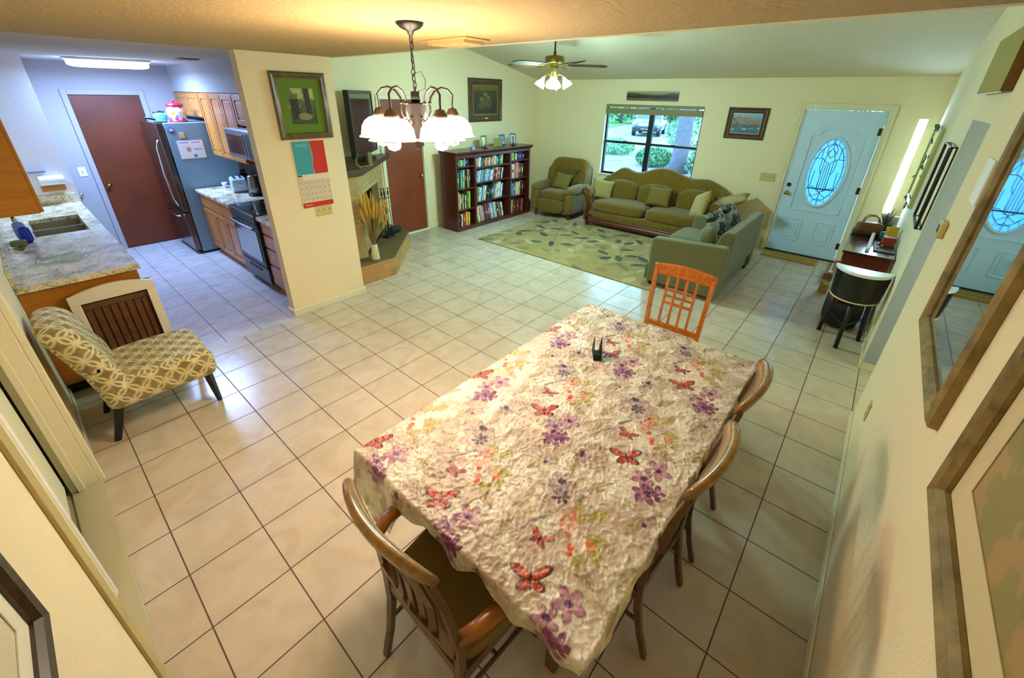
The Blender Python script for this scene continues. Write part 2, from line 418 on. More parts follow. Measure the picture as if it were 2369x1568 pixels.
def text_obj(name, body, size, m, parent, loc, rot, ext=.0008):
    c = bpy.data.curves.new(name, 'FONT'); c.body = body; c.size = size; c.extrude = ext; c.align_x = 'CENTER'; c.align_y = 'CENTER'
    tmp = bpy.data.objects.new(name + '_curve', c); COL.objects.link(tmp); c.materials.append(m)
    dg_ = bpy.context.evaluated_depsgraph_get(); me = bpy.data.meshes.new_from_object(tmp.evaluated_get(dg_))
    bpy.data.objects.remove(tmp); o = bpy.data.objects.new(name, me); COL.objects.link(o); o.location = loc; o.rotation_euler = rot
    if parent is not None: o.parent = parent
    return o
def wp(mb, name, m, root, **k):
    L = root.location; p = root.parent
    Lx = [L.x, L.y, L.z]
    while p is not None: Lx = [Lx[0] + p.location.x, Lx[1] + p.location.y, Lx[2] + p.location.z]; p = p.parent
    mb.v = [(a - Lx[0], b - Lx[1], c - Lx[2]) for a, b, c in mb.v]
    return mb.build(name, m, root, **k)
def holed(axis, t0, t1, a0, a1, z0, z1, holes):
    """wall slab; axis 'x' = plane x const (runs in y), 'y' = plane y const (runs in x)"""
    mb = MB(); A = sorted({a0, a1, *[h[0] for h in holes], *[h[1] for h in holes]}); Zs = sorted({z0, z1, *[h[2] for h in holes], *[h[3] for h in holes]})
    for i in range(len(A) - 1):
        run = None
        for j in range(len(Zs) - 1):
            am = (A[i] + A[i + 1]) / 2; zm = (Zs[j] + Zs[j + 1]) / 2
            if any(h[0] < am < h[1] and h[2] < zm < h[3] for h in holes): continue
            q = (A[i], A[i + 1], Zs[j], Zs[j + 1])
            if axis == 'x': mb.box(t0, t1, q[0], q[1], q[2], q[3])
            else: mb.box(q[0], q[1], t0, t1, q[2], q[3])
    return mb
CH = 2.44
# ================================================================== SETTING
struct(bx(-2.75, 5.35, -4.55, .187, -.06, 0), 'floor', M_tile)
o = struct(bx(-.0, 5.35, .187, 1.9, -.06, 0), 'floor', M_tile)
struct(bx(-2.75, 0, .187, 4.3, -.06, 0), 'floor', M_ktile)
struct(bx(-4.2, -2.75, -3.2, 0, -.06, -.002), 'floor', mat('hall_floor', 'b9ad8a', .5))
VS = .195                                                        # rise of the vaulted ceiling
def vz(x): return CH + VS * (5.2 - x)
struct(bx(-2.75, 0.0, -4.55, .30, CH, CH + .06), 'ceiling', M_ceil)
struct(bx(-2.75, 0.0, .30, 4.3, CH, CH + .06), 'ceiling', mat('ceiling_kitchen', 'c4c0b8', .9, bump=.6, bscale=45))
m_ = MB().prism([(0.06, vz(.06)), (5.35, vz(5.35)), (5.35, vz(5.35) + .06), (0.06, vz(.06) + .06)], -4.55, 1.95, 'y')
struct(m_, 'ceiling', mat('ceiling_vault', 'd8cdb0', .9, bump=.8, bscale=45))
struct(bx(0.0, .06, -4.38, 1.8, CH, vz(0) + .1), 'wall_header', M_wall)
# front wall with window, door and sidelight
WIN = (-1.60, .16, .82, 2.04); DOOR = (-3.895, -2.955, 0, 2.065); SL = (-4.27, -4.185, .80, 1.97)
struct(holed('x', 5.2, 5.35, -4.55, 1.9, 0, 2.47, [WIN, DOOR, SL]), 'wall_front', M_wall)
# living-room left wall with the closet door
struct(holed('y', 1.75, 1.9, -.1, 5.35, 0, vz(0) + .1, [(1.43, 2.19, 0, 2.07)]), 'wall_left', M_wall)
# wall between kitchen and living room, and its stub end
struct(bx(-.1, 0, .35, 1.9, 0, vz(0) + .1), 'wall_partition', M_wall)
struct(bx(-.83, -.02, .225, .345, 0, CH), 'wall_stub', M_wall)
# right wall: far part, hall opening, near part
struct(holed('y', -4.50, -4.38, 1.22, 5.35, 0, vz(0) + .1, [(1.22, 2.09, 0, 2.05)]), 'wall_right', M_wall)
struct(bx(-2.7, 1.22, -4.50, -4.38, 0, vz(0) + .1), 'wall_right', M_wall)
struct(bx(1.0, 2.3, -5.6, -5.5, 0, 2.6), 'wall_hall', M_wall)
struct(bx(2.09, 2.2, -5.5, -4.5, 0, 2.5), 'wall_hall', M_wall)
struct(bx(1.1, 1.22, -5.5, -4.5, 0, 2.5), 'wall_hall', M_wall)
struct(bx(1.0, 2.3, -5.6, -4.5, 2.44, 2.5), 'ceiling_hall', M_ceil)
struct(bx(1.0, 2.3, -5.6, -4.55, -.06, 0), 'floor', M_tile)
# back wall (behind the table), doorway to the side room
struct(holed('x', -2.67, -2.55, -4.5, 4.2, 0, CH, [(-2.38, -.98, 0, 2.04)]), 'wall_back', M_wall)
struct(bx(-4.2, -4.1, -3.2, 0, 0, CH), 'wall_side_room', M_wall)
struct(bx(-4.2, -2.67, -3.2, -3.1, 0, CH), 'wall_side_room', M_wall)
struct(bx(-4.2, -2.67, -.1, 0, 0, CH), 'wall_side_room', M_wall)
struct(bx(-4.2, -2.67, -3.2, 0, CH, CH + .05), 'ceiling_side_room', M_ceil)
# kitchen walls
struct(holed('y', 4.13, 4.25, -2.67, 0, 0, CH, [(-1.54, -.82, 0, 2.06)]), 'wall_kitchen', M_kwall)
struct(bx(-2.56, -1.87, 3.2, 4.13, 0, CH), 'wall_pantry', mat('wall_pantry_white', 'e0dedc', .8, bump=.2, bscale=90))
struct(bx(-.1, 0, 1.9, 4.25, 0, CH), 'wall_kitchen', M_kwall)
struct(bx(-.108, -.1, .345, 3.09, 0, CH), 'wall_kitchen', M_kwall)
struct(bx(-.42, -.108, .345, 4.13, 2.115, CH), 'trim_soffit', M_kwall)
struct(bx(-2.55, -2.24, .215, 3.2, 2.12, CH), 'trim_soffit', M_kwall)
# baseboards
def bb(name, x0, x1, y0, y1): struct(bx(x0, x1, y0, y1, 0, .075), name, M_trim, bevel=.006)
bb('baseboard_stub', -.845, -.005, .212, .225); bb('baseboard_stub', -.845, -.83, .225, .35); bb('baseboard_stub', -.018, -.005, .225, .345)
bb('baseboard_right', -2.55, 1.22, -4.38, -4.368); bb('baseboard_right', 2.078, 5.2, -4.38, -4.368); bb('baseboard_right', 2.078, 2.09, -4.5, -4.38)
bb('baseboard_front', 5.188, 5.2, -2.88, 1.75); bb('baseboard_front', 5.188, 5.2, -4.38, -3.97)
bb('baseboard_left', 2.26, 5.2, 1.738, 1.75)
bb('baseboard_back', -2.55, -2.538, -4.38, -2.47); bb('baseboard_back', -2.55, -2.538, -.9, .2)
struct(bx(2.078, 2.09, -4.499, -4.381, .076, 2.05), 'trim_jamb_light_liner', mat('jamb_hall_light', 'a2aec2', .8))  # added liner; the blue hall light on the jamb is put into its colour
# threshold of the side-room doorway
struct(bx(-2.67, -2.535, -2.38, -.98, 0, .012), 'trim_threshold', mat('marble_sill', 'b8b090', .3, var=.1), bevel=.004)
def casing_x(name, x, y0, y1, z1, w=.07, t=.02, side=-1):
    """casing round an opening in an x-plane wall; side -1: stands out towards -x"""
    mb = MB()
    for a, b in ((y0 - w, y0), (y1, y1 + w)):
        mb.box(x, x + side * t, a, b, 0, z1 + w)
        c = a + .012 if a < y0 else b - .012
        mb.box(x, x + side * (t + .008), c - .012, c + .012, 0, z1 + w)
    mb.box(x, x + side * t, y0, y1, z1, z1 + w); mb.box(x, x + side * (t + .008), y0, y1, z1 + w - .024, z1 + w)
    return struct(mb, name, M_trim, bevel=.005)
def casing_y(name, y, x0, x1, z1, w=.07, t=.02, side=-1, m=None):
    mb = MB()
    for a, b in ((x0 - w, x0), (x1, x1 + w)): mb.box(a, b, y, y + side * t, 0, z1 + w)
    mb.box(x0, x1, y, y + side * t, z1, z1 + w)
    return struct(mb, name, m or M_trim, bevel=.005)
struct(MB().box(-2.55, -2.528, -.98, -.90, 0, 2.12).box(-2.55, -2.52, -.985, -.96, 0, 2.12).box(-2.55, -2.528, -2.46, -.98, 2.04, 2.12), 'trim_doorway', M_trim, bevel=.005)
struct(bx(-2.55, -2.538, -2.47, -2.375, 0, 2.04), 'trim_doorway', mat('trim_shaded', 'b5a468', .5), bevel=.003)  # near casing, same trim paint; its shade is put into the olive colour
sd_ = thing('door_4', 'off-white sliding closet panel in the back wall doorway', 'door', (-2.62, -2.1, .012)); sd_['kind'] = 'structure'
wp(bx(-2.635, -2.605, -2.375, -1.90, .014, 2.02), 'panel', M_trim, sd_); wp(MB().box(-2.64, -2.598, -1.90, -1.862, .014, 2.02), 'edge_stile', M_white, sd_, bevel=.010, seg=3); wp(bx(-2.605, -2.60, -2.30, -2.0, .1, 1.95), 'raised_field', M_trim, sd_, bevel=.002)
struct(MB().box(-2.67, -2.55, -.995, -.98, .012, 2.04).box(-2.67, -2.55, -2.38, -.995, 2.025, 2.04)
       .box(-2.64, -2.61, -1.015, -.995, .012, 2.025), 'trim_jamb', M_trim, bevel=.003)
casing_x('trim_front_door', 5.2, DOOR[0], DOOR[1], DOOR[3], .055, .02, -1)
casing_y('trim_closet_door', 1.75, 1.45, 2.17, 2.065, .06)
casing_y('trim_kitchen_door', 4.13, -1.54, -.82, 2.06, .06, .02, -1, M_kwall)
struct(MB().box(5.2, 5.35, DOOR[0], DOOR[0] + .02, 0, 2.065).box(5.2, 5.35, DOOR[1] - .02, DOOR[1], 0, 2.065).box(5.2, 5.35, DOOR[0] + .02, DOOR[1] - .02, 2.045, 2.065), 'trim_front_jamb', M_trim)
struct(bx(5.19, 5.36, DOOR[0], DOOR[1], 0, .02), 'trim_sill', M_blackm)

# ------------------------------------------------------------------ front door
dr = thing('door_1', 'pale blue-white panelled front door with leaded oval glass', 'door', (5.215, (DOOR[0] + DOOR[1]) / 2, .02)); dr['kind'] = 'structure'
DY = (DOOR[0] + DOOR[1]) / 2
def oval(cy, cz, ry, rz, n=40, t0=0, t1=2 * PI): return [(cy + ry * math.cos(t0 + (t1 - t0) * k / n), cz + rz * math.sin(t0 + (t1 - t0) * k / n)) for k in range(n)]
OC = (0, 1.21); OR = (.215, .46)
def oval_slab():
    # door slab with an oval hole: outer rectangle ring matched to oval
    n = 64; hw, z0, z1 = .445, .0, 2.02; mb = MB(); cz = OC[1]
    inn = oval(0, cz, OR[0], OR[1], n); out = []
    for k in range(n):
        a = 2 * PI * k / n; c_, s_ = math.cos(a), math.sin(a)
        tx = hw / abs(c_) if abs(c_) > 1e-6 else 1e9; tz = ((z1 - cz) if s_ > 0 else (cz - z0)) / abs(s_) if abs(s_) > 1e-6 else 1e9
        t = min(tx, tz); out.append((c_ * t, cz + s_ * t))
    cor = [(hw, z1), (-hw, z1), (-hw, z0), (hw, z0)]
    for c_ in cor:   # snap nearest outer point to the corner
        k = min(range(n), key=lambda i: (out[i][0] - c_[0]) ** 2 + (out[i][1] - c_[1]) ** 2); out[k] = c_
    vs = []
    for x in (0, .045): vs += [(x, p[0], p[1]) for p in out] + [(x, p[0], p[1]) for p in inn]
    fs = []
    for k in range(n):
        j = (k + 1) % n
        fs += [(k, n + k, n + j, j), (2 * n + k, 2 * n + j, 3 * n + j, 3 * n + k), (k, j, 2 * n + j, 2 * n + k), (n + k, 3 * n + k, 3 * n + j, n + j)]
    return mb.add(vs, fs)
oval_slab().build('panel', M_doorw, dr)
ring = oval(0, OC[1], OR[0] + .012, OR[1] + .012, 48); ring = [(0 - .008, p[0], p[1]) for p in ring]; ring.append(ring[0])
MB().tube(ring, .02, 8, cap=False).build('oval_frame', M_doorw, dr, smooth=True)
def mould(pts, rad, name='moulding'):
    MB().tube([(-.001, a, b) for a, b in pts + [pts[0]]], rad, 4, cap=False).build(name, M_doorw, dr)
top = [(-.30, .66), (.30, .66), (.30, 1.70), (.215, 1.70), (.20, 1.735)] + [(.19 * math.cos(t), 1.735 + .075 * math.sin(t)) for t in np.linspace(.1, PI - .1, 12)] + [(-.20, 1.735), (-.215, 1.70), (-.30, 1.70)]
mould(top, .014)
for sy in (-1, 1):
    mould([(sy * .09, .20), (sy * .31, .20), (sy * .31, .52), (sy * .09, .52)], .012)
    MB().box(-.008, 0, sy * .2 - .075, sy * .2 + .075, .24, .48).build('raised_panel', M_doorw, dr, bevel=.006)
# leaded glass
pane_m = frosted('door_glass', '8ab4c6', .12)
MB().prism(oval(0, OC[1], OR[0], OR[1], 48), .018, .024, 'x').build('glass', pane_m, dr, smooth=False)
lead = MB()
def ld(pts, r_=.0042):
    q = [(.013, a * OR[0] / .215, OC[1] + b * OR[1] / .46) for a, b in pts]; lead.tube(q, r_, 5)
for k_ in (.84,):
    rr_ = [(.215 * k_ * math.cos(t), .46 * k_ * math.sin(t)) for t in np.linspace(0, 2 * PI, 49)]; ld(rr_)
for k in range(18):
    t = 2 * PI * k / 18 + .1; ld([(.215 * .84 * math.cos(t), .46 * .84 * math.sin(t)), (.213 * math.cos(t), .457 * math.sin(t))], .003)
for s_ in (-1, 1):
    ld([(s_ * .02, .30), (s_ * .055, .20), (s_ * .055, -.22)]); ld([(s_ * .025, .12), (s_ * .03, -.26)]); ld([(s_ * .085, .19), (s_ * .085, .05), (s_ * .06, -.02)])
    ld([(0, .40), (s_ * .055, .33), (s_ * .055, .26), (0, .20)]); ld([(0, .33), (s_ * .05, .27)]); ld([(0, .12), (s_ * .06, .17), (s_ * .085, .19), (s_ * .17, .19)])
    ld([(s_ * .03, -.26), (s_ * .10, -.20), (s_ * .165, -.20)]); ld([(0, -.28), (s_ * .08, -.34), (s_ * .11, -.30)]); ld([(0, -.36), (s_ * .06, -.40)])
    ld([(s_ * .10, .19), (s_ * .10, .33)]); ld([(s_ * .135, .02), (s_ * .14, -.20)]); ld([(0, -.28), (s_ * .05, -.22), (s_ * .055, -.1)])
ld([(-.165, -.225), (.165, -.225)], .009); ld([(0, .46), (0, .33)]); ld([(0, .12), (0, -.05), (0, -.28)]); ld([(0, -.28), (0, -.46)])
lead.build('lead_came', mat('lead', '2c4350', .5), dr)
def knobset(root, x, y, z, m, s=-1):
    T = Matrix.Translation((x, y, z)) @ Euler((0, s * PI / 2, 0)).to_matrix().to_4x4()
    return MB().lathe([(.001, 0), (.03, 0), (.03, .006), (.012, .012), (.011, .03), (.024, .038), (.028, .052), (.020, .064), (.001, .067)], seg=20, T=T).build('door_knob', m, root, smooth=True)
knobset(dr, 0, .395, .885, M_brass)
T = Matrix.Translation((0, .395, 1.0)) @ Euler((0, -PI / 2, 0)).to_matrix().to_4x4()
MB().lathe([(.001, 0), (.03, 0), (.028, .012), (.012, .014), (.001, .014)], seg=20, T=T).obox((-.02, .395, 1.0), (.02, .008, .028)).build('deadbolt', M_bronze, dr, smooth=False)
for z in (.22, 1.02, 1.78): MB().tube([(-.006, -.448, z - .045), (-.006, -.448, z + .045)], .008, 8).box(-.002, .0, -.445, -.41, z - .045, z + .045).build('hinge', M_bronze, dr)
# sidelight
sl = thing('window_2', 'tall narrow glowing sidelight window beside the front door', 'window', (5.26, (SL[0] + SL[1]) / 2, SL[2])); sl['kind'] = 'structure'
wp(bx(5.25, 5.255, SL[0], SL[1], SL[2], SL[3]), 'window_glass', mat('sidelight_daylight_glow', 'ffffff', .4, em='a8d8ff', ems=32), sl)  # daylight put in as a glow of the pane itself
wp(MB().box(5.235, 5.27, SL[0] - .0, SL[0] + .008, SL[2], SL[3]).box(5.235, 5.27, SL[1] - .008, SL[1], SL[2], SL[3]), 'window_frame', M_trim, sl)
# front window
wn = thing('window_1', 'wide front window with black frame and raised blind', 'window', (5.28, (WIN[0] + WIN[1]) / 2, WIN[2])); wn['kind'] = 'structure'
y0, y1, z0, z1 = WIN; ym = (y0 + y1) / 2; zm = z0 + .62 * (z1 - z0) - .1
zm = 1.40
fr = MB()
for a, b, c, e in ((y0, y0 + .03, z0, z1), (y1 - .03, y1, z0, z1), (y0 + .03, y1 - .03, z0, z0 + .035), (y0 + .03, y1 - .03, z1 - .03, z1), (ym - .045, ym + .045, z0 + .035, z1 - .03)): fr.box(5.26, 5.31, a, b, c, e)
wp(fr, 'window_frame', M_black, wn)
for a, b in ((y0 + .03, ym - .045), (ym + .045, y1 - .03)):
    s_ = wp(MB().box(5.265, 5.29, a, b, zm - .02, zm + .02).box(5.25, 5.265, (a + b) / 2 - .03, (a + b) / 2 + .03, zm + .012, zm + .03), 'sash_rail', M_black, wn)
    wp(bx(5.283, 5.287, a, b, z0 + .035, z1 - .03), 'window_glass', M_wind, wn)
struct(bx(5.17, 5.26, y0 - .02, y1 + .02, z0 - .03, z0), 'window_sill', M_trim, bevel=.004)
bl = thing('window_blind', 'taupe slatted blind pulled up to the top of the front window', 'blind', (5.225, ym, z1 - .15))
wp(bx(5.205, 5.245, y0 + .01, y1 - .01, z1 - .045, z1 - .005), 'headrail', mat('blind_taupe', '8d8058', .6), bl)
sb = MB()
for k in range(9): sb.box(5.203, 5.25, y0 + .012, y1 - .012, z1 - .155 + k * .0105, z1 - .155 + k * .0105 + .0098)
wp(sb, 'slat_stack', mat('blind_taupe', '8d8058', .6), bl)

# closet door (living) and kitchen door
d2 = thing('door_2', 'plain brown flush closet door', 'door', (1.81, 1.79, 0)); d2['kind'] = 'structure'
wp(bx(1.455, 2.165, 1.765, 1.80, .025, 2.06), 'panel', M_browndoor, d2)
T = Matrix.Translation((2.10 - 1.81, 1.765 - 1.79, .93)) @ Euler((PI / 2, 0, 0)).to_matrix().to_4x4()
MB().lathe([(.001, 0), (.028, 0), (.012, .012), (.011, .03), (.024, .038), (.027, .052), (.001, .065)], seg=16, T=T).build('door_knob', M_chrome, d2, smooth=True)
struct(bx(1.43, 2.2, 1.72, 1.76, 0, .022), 'trim_sill', M_white)
struct(MB().box(1.43, 1.455, 1.75, 1.83, 0, 2.065).box(2.165, 2.19, 1.75, 1.83, 0, 2.065).box(1.43, 2.19, 1.82, 1.9, 0, 2.07), 'trim_closet_jamb', M_trim)
d3 = thing('door_3', 'plain brown flush kitchen door', 'door', (-1.18, 4.15, 0)); d3['kind'] = 'structure'
wp(bx(-1.535, -.825, 4.135, 4.17, .01, 2.055), 'panel', wood('kitchen_door_wood', '5a2000', '6c2a02', .5, (1, 1, 1), .1), d3)
T = Matrix.Translation((-1.48 + 1.18, 4.135 - 4.15, .92)) @ Euler((PI / 2, 0, 0)).to_matrix().to_4x4()
MB().lathe([(.001, 0), (.028, 0), (.012, .012), (.011, .03), (.024, .038), (.027, .052), (.001, .065)], seg=16, T=T).build('door_knob', M_brass, d3, smooth=True)
struct(bx(-1.54, -.82, 4.17, 4.3, 0, 2.1), 'wall_behind_door', M_kwall)

# ================================================================== DINING TABLE, CLOTH, CHAIRS
TX0, TX1, TY0, TY1, TZ = -1.715, .165, -3.785, -2.665, .765
tb = thing('dining_table', 'long rectangular dark wood dining table under a floral cloth', 'table', ((TX0 + TX1) / 2, (TY0 + TY1) / 2, 0))
wp(bx(TX0 + .012, TX1 - .012, TY0 + .012, TY1 - .012, TZ - .035, TZ - .006), 'table_top', M_chaird, tb, bevel=.006)
ap = MB(); a_, b_, c_, e_ = TX0 + .2, TX1 - .2, TY0 + .18, TY1 - .18
ap.box(a_, b_, c_, c_ + .022, TZ - .12, TZ - .035).box(a_, b_, e_ - .022, e_, TZ - .12, TZ - .035).box(a_, a_ + .022, c_ + .022, e_ - .022, TZ - .12, TZ - .035).box(b_ - .022, b_, c_ + .022, e_ - .022, TZ - .12, TZ - .035)
wp(ap, 'apron', M_chaird, tb)
for x in (a_ + .035, b_ - .035):
    for y in (c_ + .035, e_ - .035):
        wp(MB().tube([(x, y, 0), (x, y, .5), (x, y, TZ - .035)], [.034, .045, .05], 4), 'leg', M_chaird, tb, bevel=.004)
# cloth: repeat .655 x .435, motifs placed after the print
def petal(P, U, V, cx, cy, r, n, c, a=.8, rot=0, inner=.3, sharp=1.0):
    dx, dy = U - cx, V - cy; R = np.hypot(dx, dy); th = np.arctan2(dy, dx) + rot
    edge = r * (inner + (1 - inner) * np.abs(np.cos(n * th / 2)) ** sharp); e = R / np.maximum(edge, 1e-5)
    m = 1 - sstep(e, .88, 1.06)
    P = mixp(P, c, m * a * (.55 + .45 * sstep(e, 0, 1)))
    return mixp(P, np.array(hexc(c)) * .62, (sstep(e, .80, .93) * (1 - sstep(e, .98, 1.1))) * a * .6)
def blob(P, U, V, cx, cy, rx, ry, ang, c, a=1.0, soft=.25):
    dx, dy = U - cx, V - cy; ca, sa = math.cos(ang), math.sin(ang)
    e = np.hypot((dx * ca + dy * sa) / rx, (-dx * sa + dy * ca) / ry)
    return mixp(P, c, (1 - sstep(e, 1 - soft, 1 + soft)) * a)
def leafp(P, U, V, x, y, L, w, ang, c, a=.8):
    dx, dy = U - x, V - y; ca, sa = math.cos(ang), math.sin(ang)
    s_ = (dx * ca + dy * sa) / L; t_ = (-dx * sa + dy * ca)
    hw = w * np.sin(np.clip(s_, 0, 1) * PI) ** .8; m = (s_ > 0) & (s_ < 1)
    k = np.where(m, 1 - sstep(np.abs(t_) / np.maximum(hw, 1e-6), .8, 1.15), 0)
    P = mixp(P, c, k * a)
    return mixp(P, np.array(hexc(c)) * .6, np.where(m, np.maximum(np.exp(-(t_ / .0025) ** 2) * .6, k * sstep(np.abs(t_) / np.maximum(hw, 1e-6), .7, .95) * .45), 0) * a)
def butterfly(P, U, V, x, y, s, ang, c='cc4a26', dk='3a1a22'):
    ca, sa = math.cos(ang), math.sin(ang)
    for sg in (1, -1):
        for (px, py, rx, ry, aa) in ((.55, .35, .62, .27, .55), (.35, -.28, .42, .26, -.5)):
            cx = x + s * (sg * px * ca - py * sa); cy = y + s * (sg * px * sa + py * ca)
            an = ang + sg * aa
            P = blob(P, U, V, cx, cy, s * rx, s * ry, an, dk, .85, .1)
            P = blob(P, U, V, cx - sg * s * .07 * ca, cy - sg * s * .07 * sa, s * rx * .82, s * ry * .75, an, c, .95, .18)
            for q in (.25, .6): P = blob(P, U, V, cx + sg * s * (q - .3) * rx * ca, cy + sg * s * (q - .3) * rx * sa, s * .03, s * ry * .7, an + .2, dk, .6, .3)
    return blob(P, U, V, x, y, s * .07, s * .5, ang, dk, .95, .3)
def cloth_paint(X, Y):
    px, py = .655, .435
    n1 = noise2(X, Y, 11, 3, 4); n2 = noise2(X + 3, Y - 2, 24, 9, 3)
    P = np.zeros(X.shape + (3,)) + hexc('d6d2c4')
    P = mixp(P, 'b5a18c', sstep(n1, .50, .62) * .6); P = mixp(P, 'a8958a', sstep(n2, .55, .66) * .45); P = mixp(P, 'e4e0d4', sstep(n1, .36, .28) * .8)
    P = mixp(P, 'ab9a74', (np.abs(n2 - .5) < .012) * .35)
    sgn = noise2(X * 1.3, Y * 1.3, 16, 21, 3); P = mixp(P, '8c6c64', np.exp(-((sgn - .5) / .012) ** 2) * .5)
    U = np.mod(X - (-1.64) + .16, px) - .16; V = np.mod(Y - (-3.11) + .20, py) - .20
    for ox in (0, px, -px):
        for oy in (0, py, -py):
            u = U + ox; v = V + oy
            if ox and oy: continue
            # washed taupe leaves and ghost flowers
            for (x, y, L, w, an) in ((.42, .12, .13, .022, .4), (.50, -.02, .12, .02, 2.6), (.10, -.17, .1, .02, 1.2), (.33, -.15, .12, .025, -.2), (.02, .17, .1, .02, .2), (.27, .19, .12, .02, 2.9), (.60, .16, .09, .018, -1.1)):
                P = leafp(P, u, v, x, y, L, w, an, 'a3946c', .65)
            for (x, y, r_) in ((.32, .09, .075), (.47, -.17, .06), (.10, .11, .05), (.58, .12, .06)):
                P = petal(P, u, v, x, y, r_, 6, 'ab938a', .6, x * 9, .5)
            # rose branch
            for (x, y, L, w, an) in ((.24, -.07, .10, .022, -2.3), (.23, -.05, .09, .022, -1.2), (.26, -.02, .1, .024, .6), (.29, -.03, .09, .02, -.4), (.18, -.10, .07, .018, 2.6)):
                P = leafp(P, u, v, x, y, L, w, an, 'a9a24e', .8)
            for q in range(9): P = blob(P, u, v, .10 + q * .014, -.13 + q * .006, .009, .0025, .4, 'a5663e', .7)
            for (x, y, r_, c) in ((.27, .035, .024, 'd98a72'), (.25, .0, .022, 'dca48c'), (.215, .02, .02, 'd27a62'), (.30, .01, .02, 'e0a894')): P = petal(P, u, v, x, y, r_, 5, c, .75, x * 40, .6)
            for (x, y, r_) in ((.262, .012, .010), (.288, .028, .011), (.20, -.01, .012), (.235, .045, .009), (.17, -.035, .014)): P = blob(P, u, v, x, y, r_, r_ * .85, 0, 'c8482e', .85, .35)
            P = blob(P, u, v, .22, -.085, .022, .016, .8, 'dd8e74', .85, .3); P = blob(P, u, v, .15, -.045, .015, .012, .2, 'cf5a3c', .85, .3)
            # purple clusters
            for (x, y, r_, c) in ((.02, -.13, .055, 'b07494'), (.595, -.10, .045, 'a86a8c'), (.535, -.135, .05, '7e2c62'), (.565, -.165, .04, '6c2458')): P = petal(P, u, v, x, y, r_, 5, c, .85, x * 11, .35)
            for (x, y) in ((.02, -.13), (.60, -.10), (.545, -.14)): P = blob(P, u, v, x, y, .012, .014, .4, '4a1c52', .9, .3)
            for (x, y) in ((.51, -.115), (.55, -.18), (.575, -.135)): P = blob(P, u, v, x, y, .013, .008, x * 30, '7a2a66', .8, .3)
            # dark-centred poppies
            P = petal(P, u, v, .31, .105, .085, 7, 'b8a498', .6, .3, .6); P = petal(P, u, v, .315, .10, .036, 7, '3e2a48', .85, .2, .3); P = petal(P, u, v, .37, .135, .055, 6, 'a58a8e', .7, 0, .3); P = blob(P, u, v, .372, .137, .015, .017, 0, '3b2038', .9)
            P = petal(P, u, v, .53, .145, .036, 5, '94707c', .8, 1, .25); P = blob(P, u, v, .545, .15, .016, .012, .5, '3a2338', .9)
            P = blob(P, u, v, .41, -.19, .010, .009, .3, '4a3060', .9); P = petal(P, u, v, .44, -.205, .028, 6, 'a89480', .5, 0, .5)
            # small bird
            P = blob(P, u, v, .17, .115, .013, .009, -.6, '6a5a5e', .85); P = blob(P, u, v, .20, .10, .030, .006, -.6, '6e5c52', .85)
            P = blob(P, u, v, .43, .03, .035, .006, .15, '7c6250', .75)
            P = butterfly(P, u, v, 0, 0, .064, -.95)
            P = butterfly(P, u, v, .125, .06, .042, -1.5, 'bf5038')
    return P
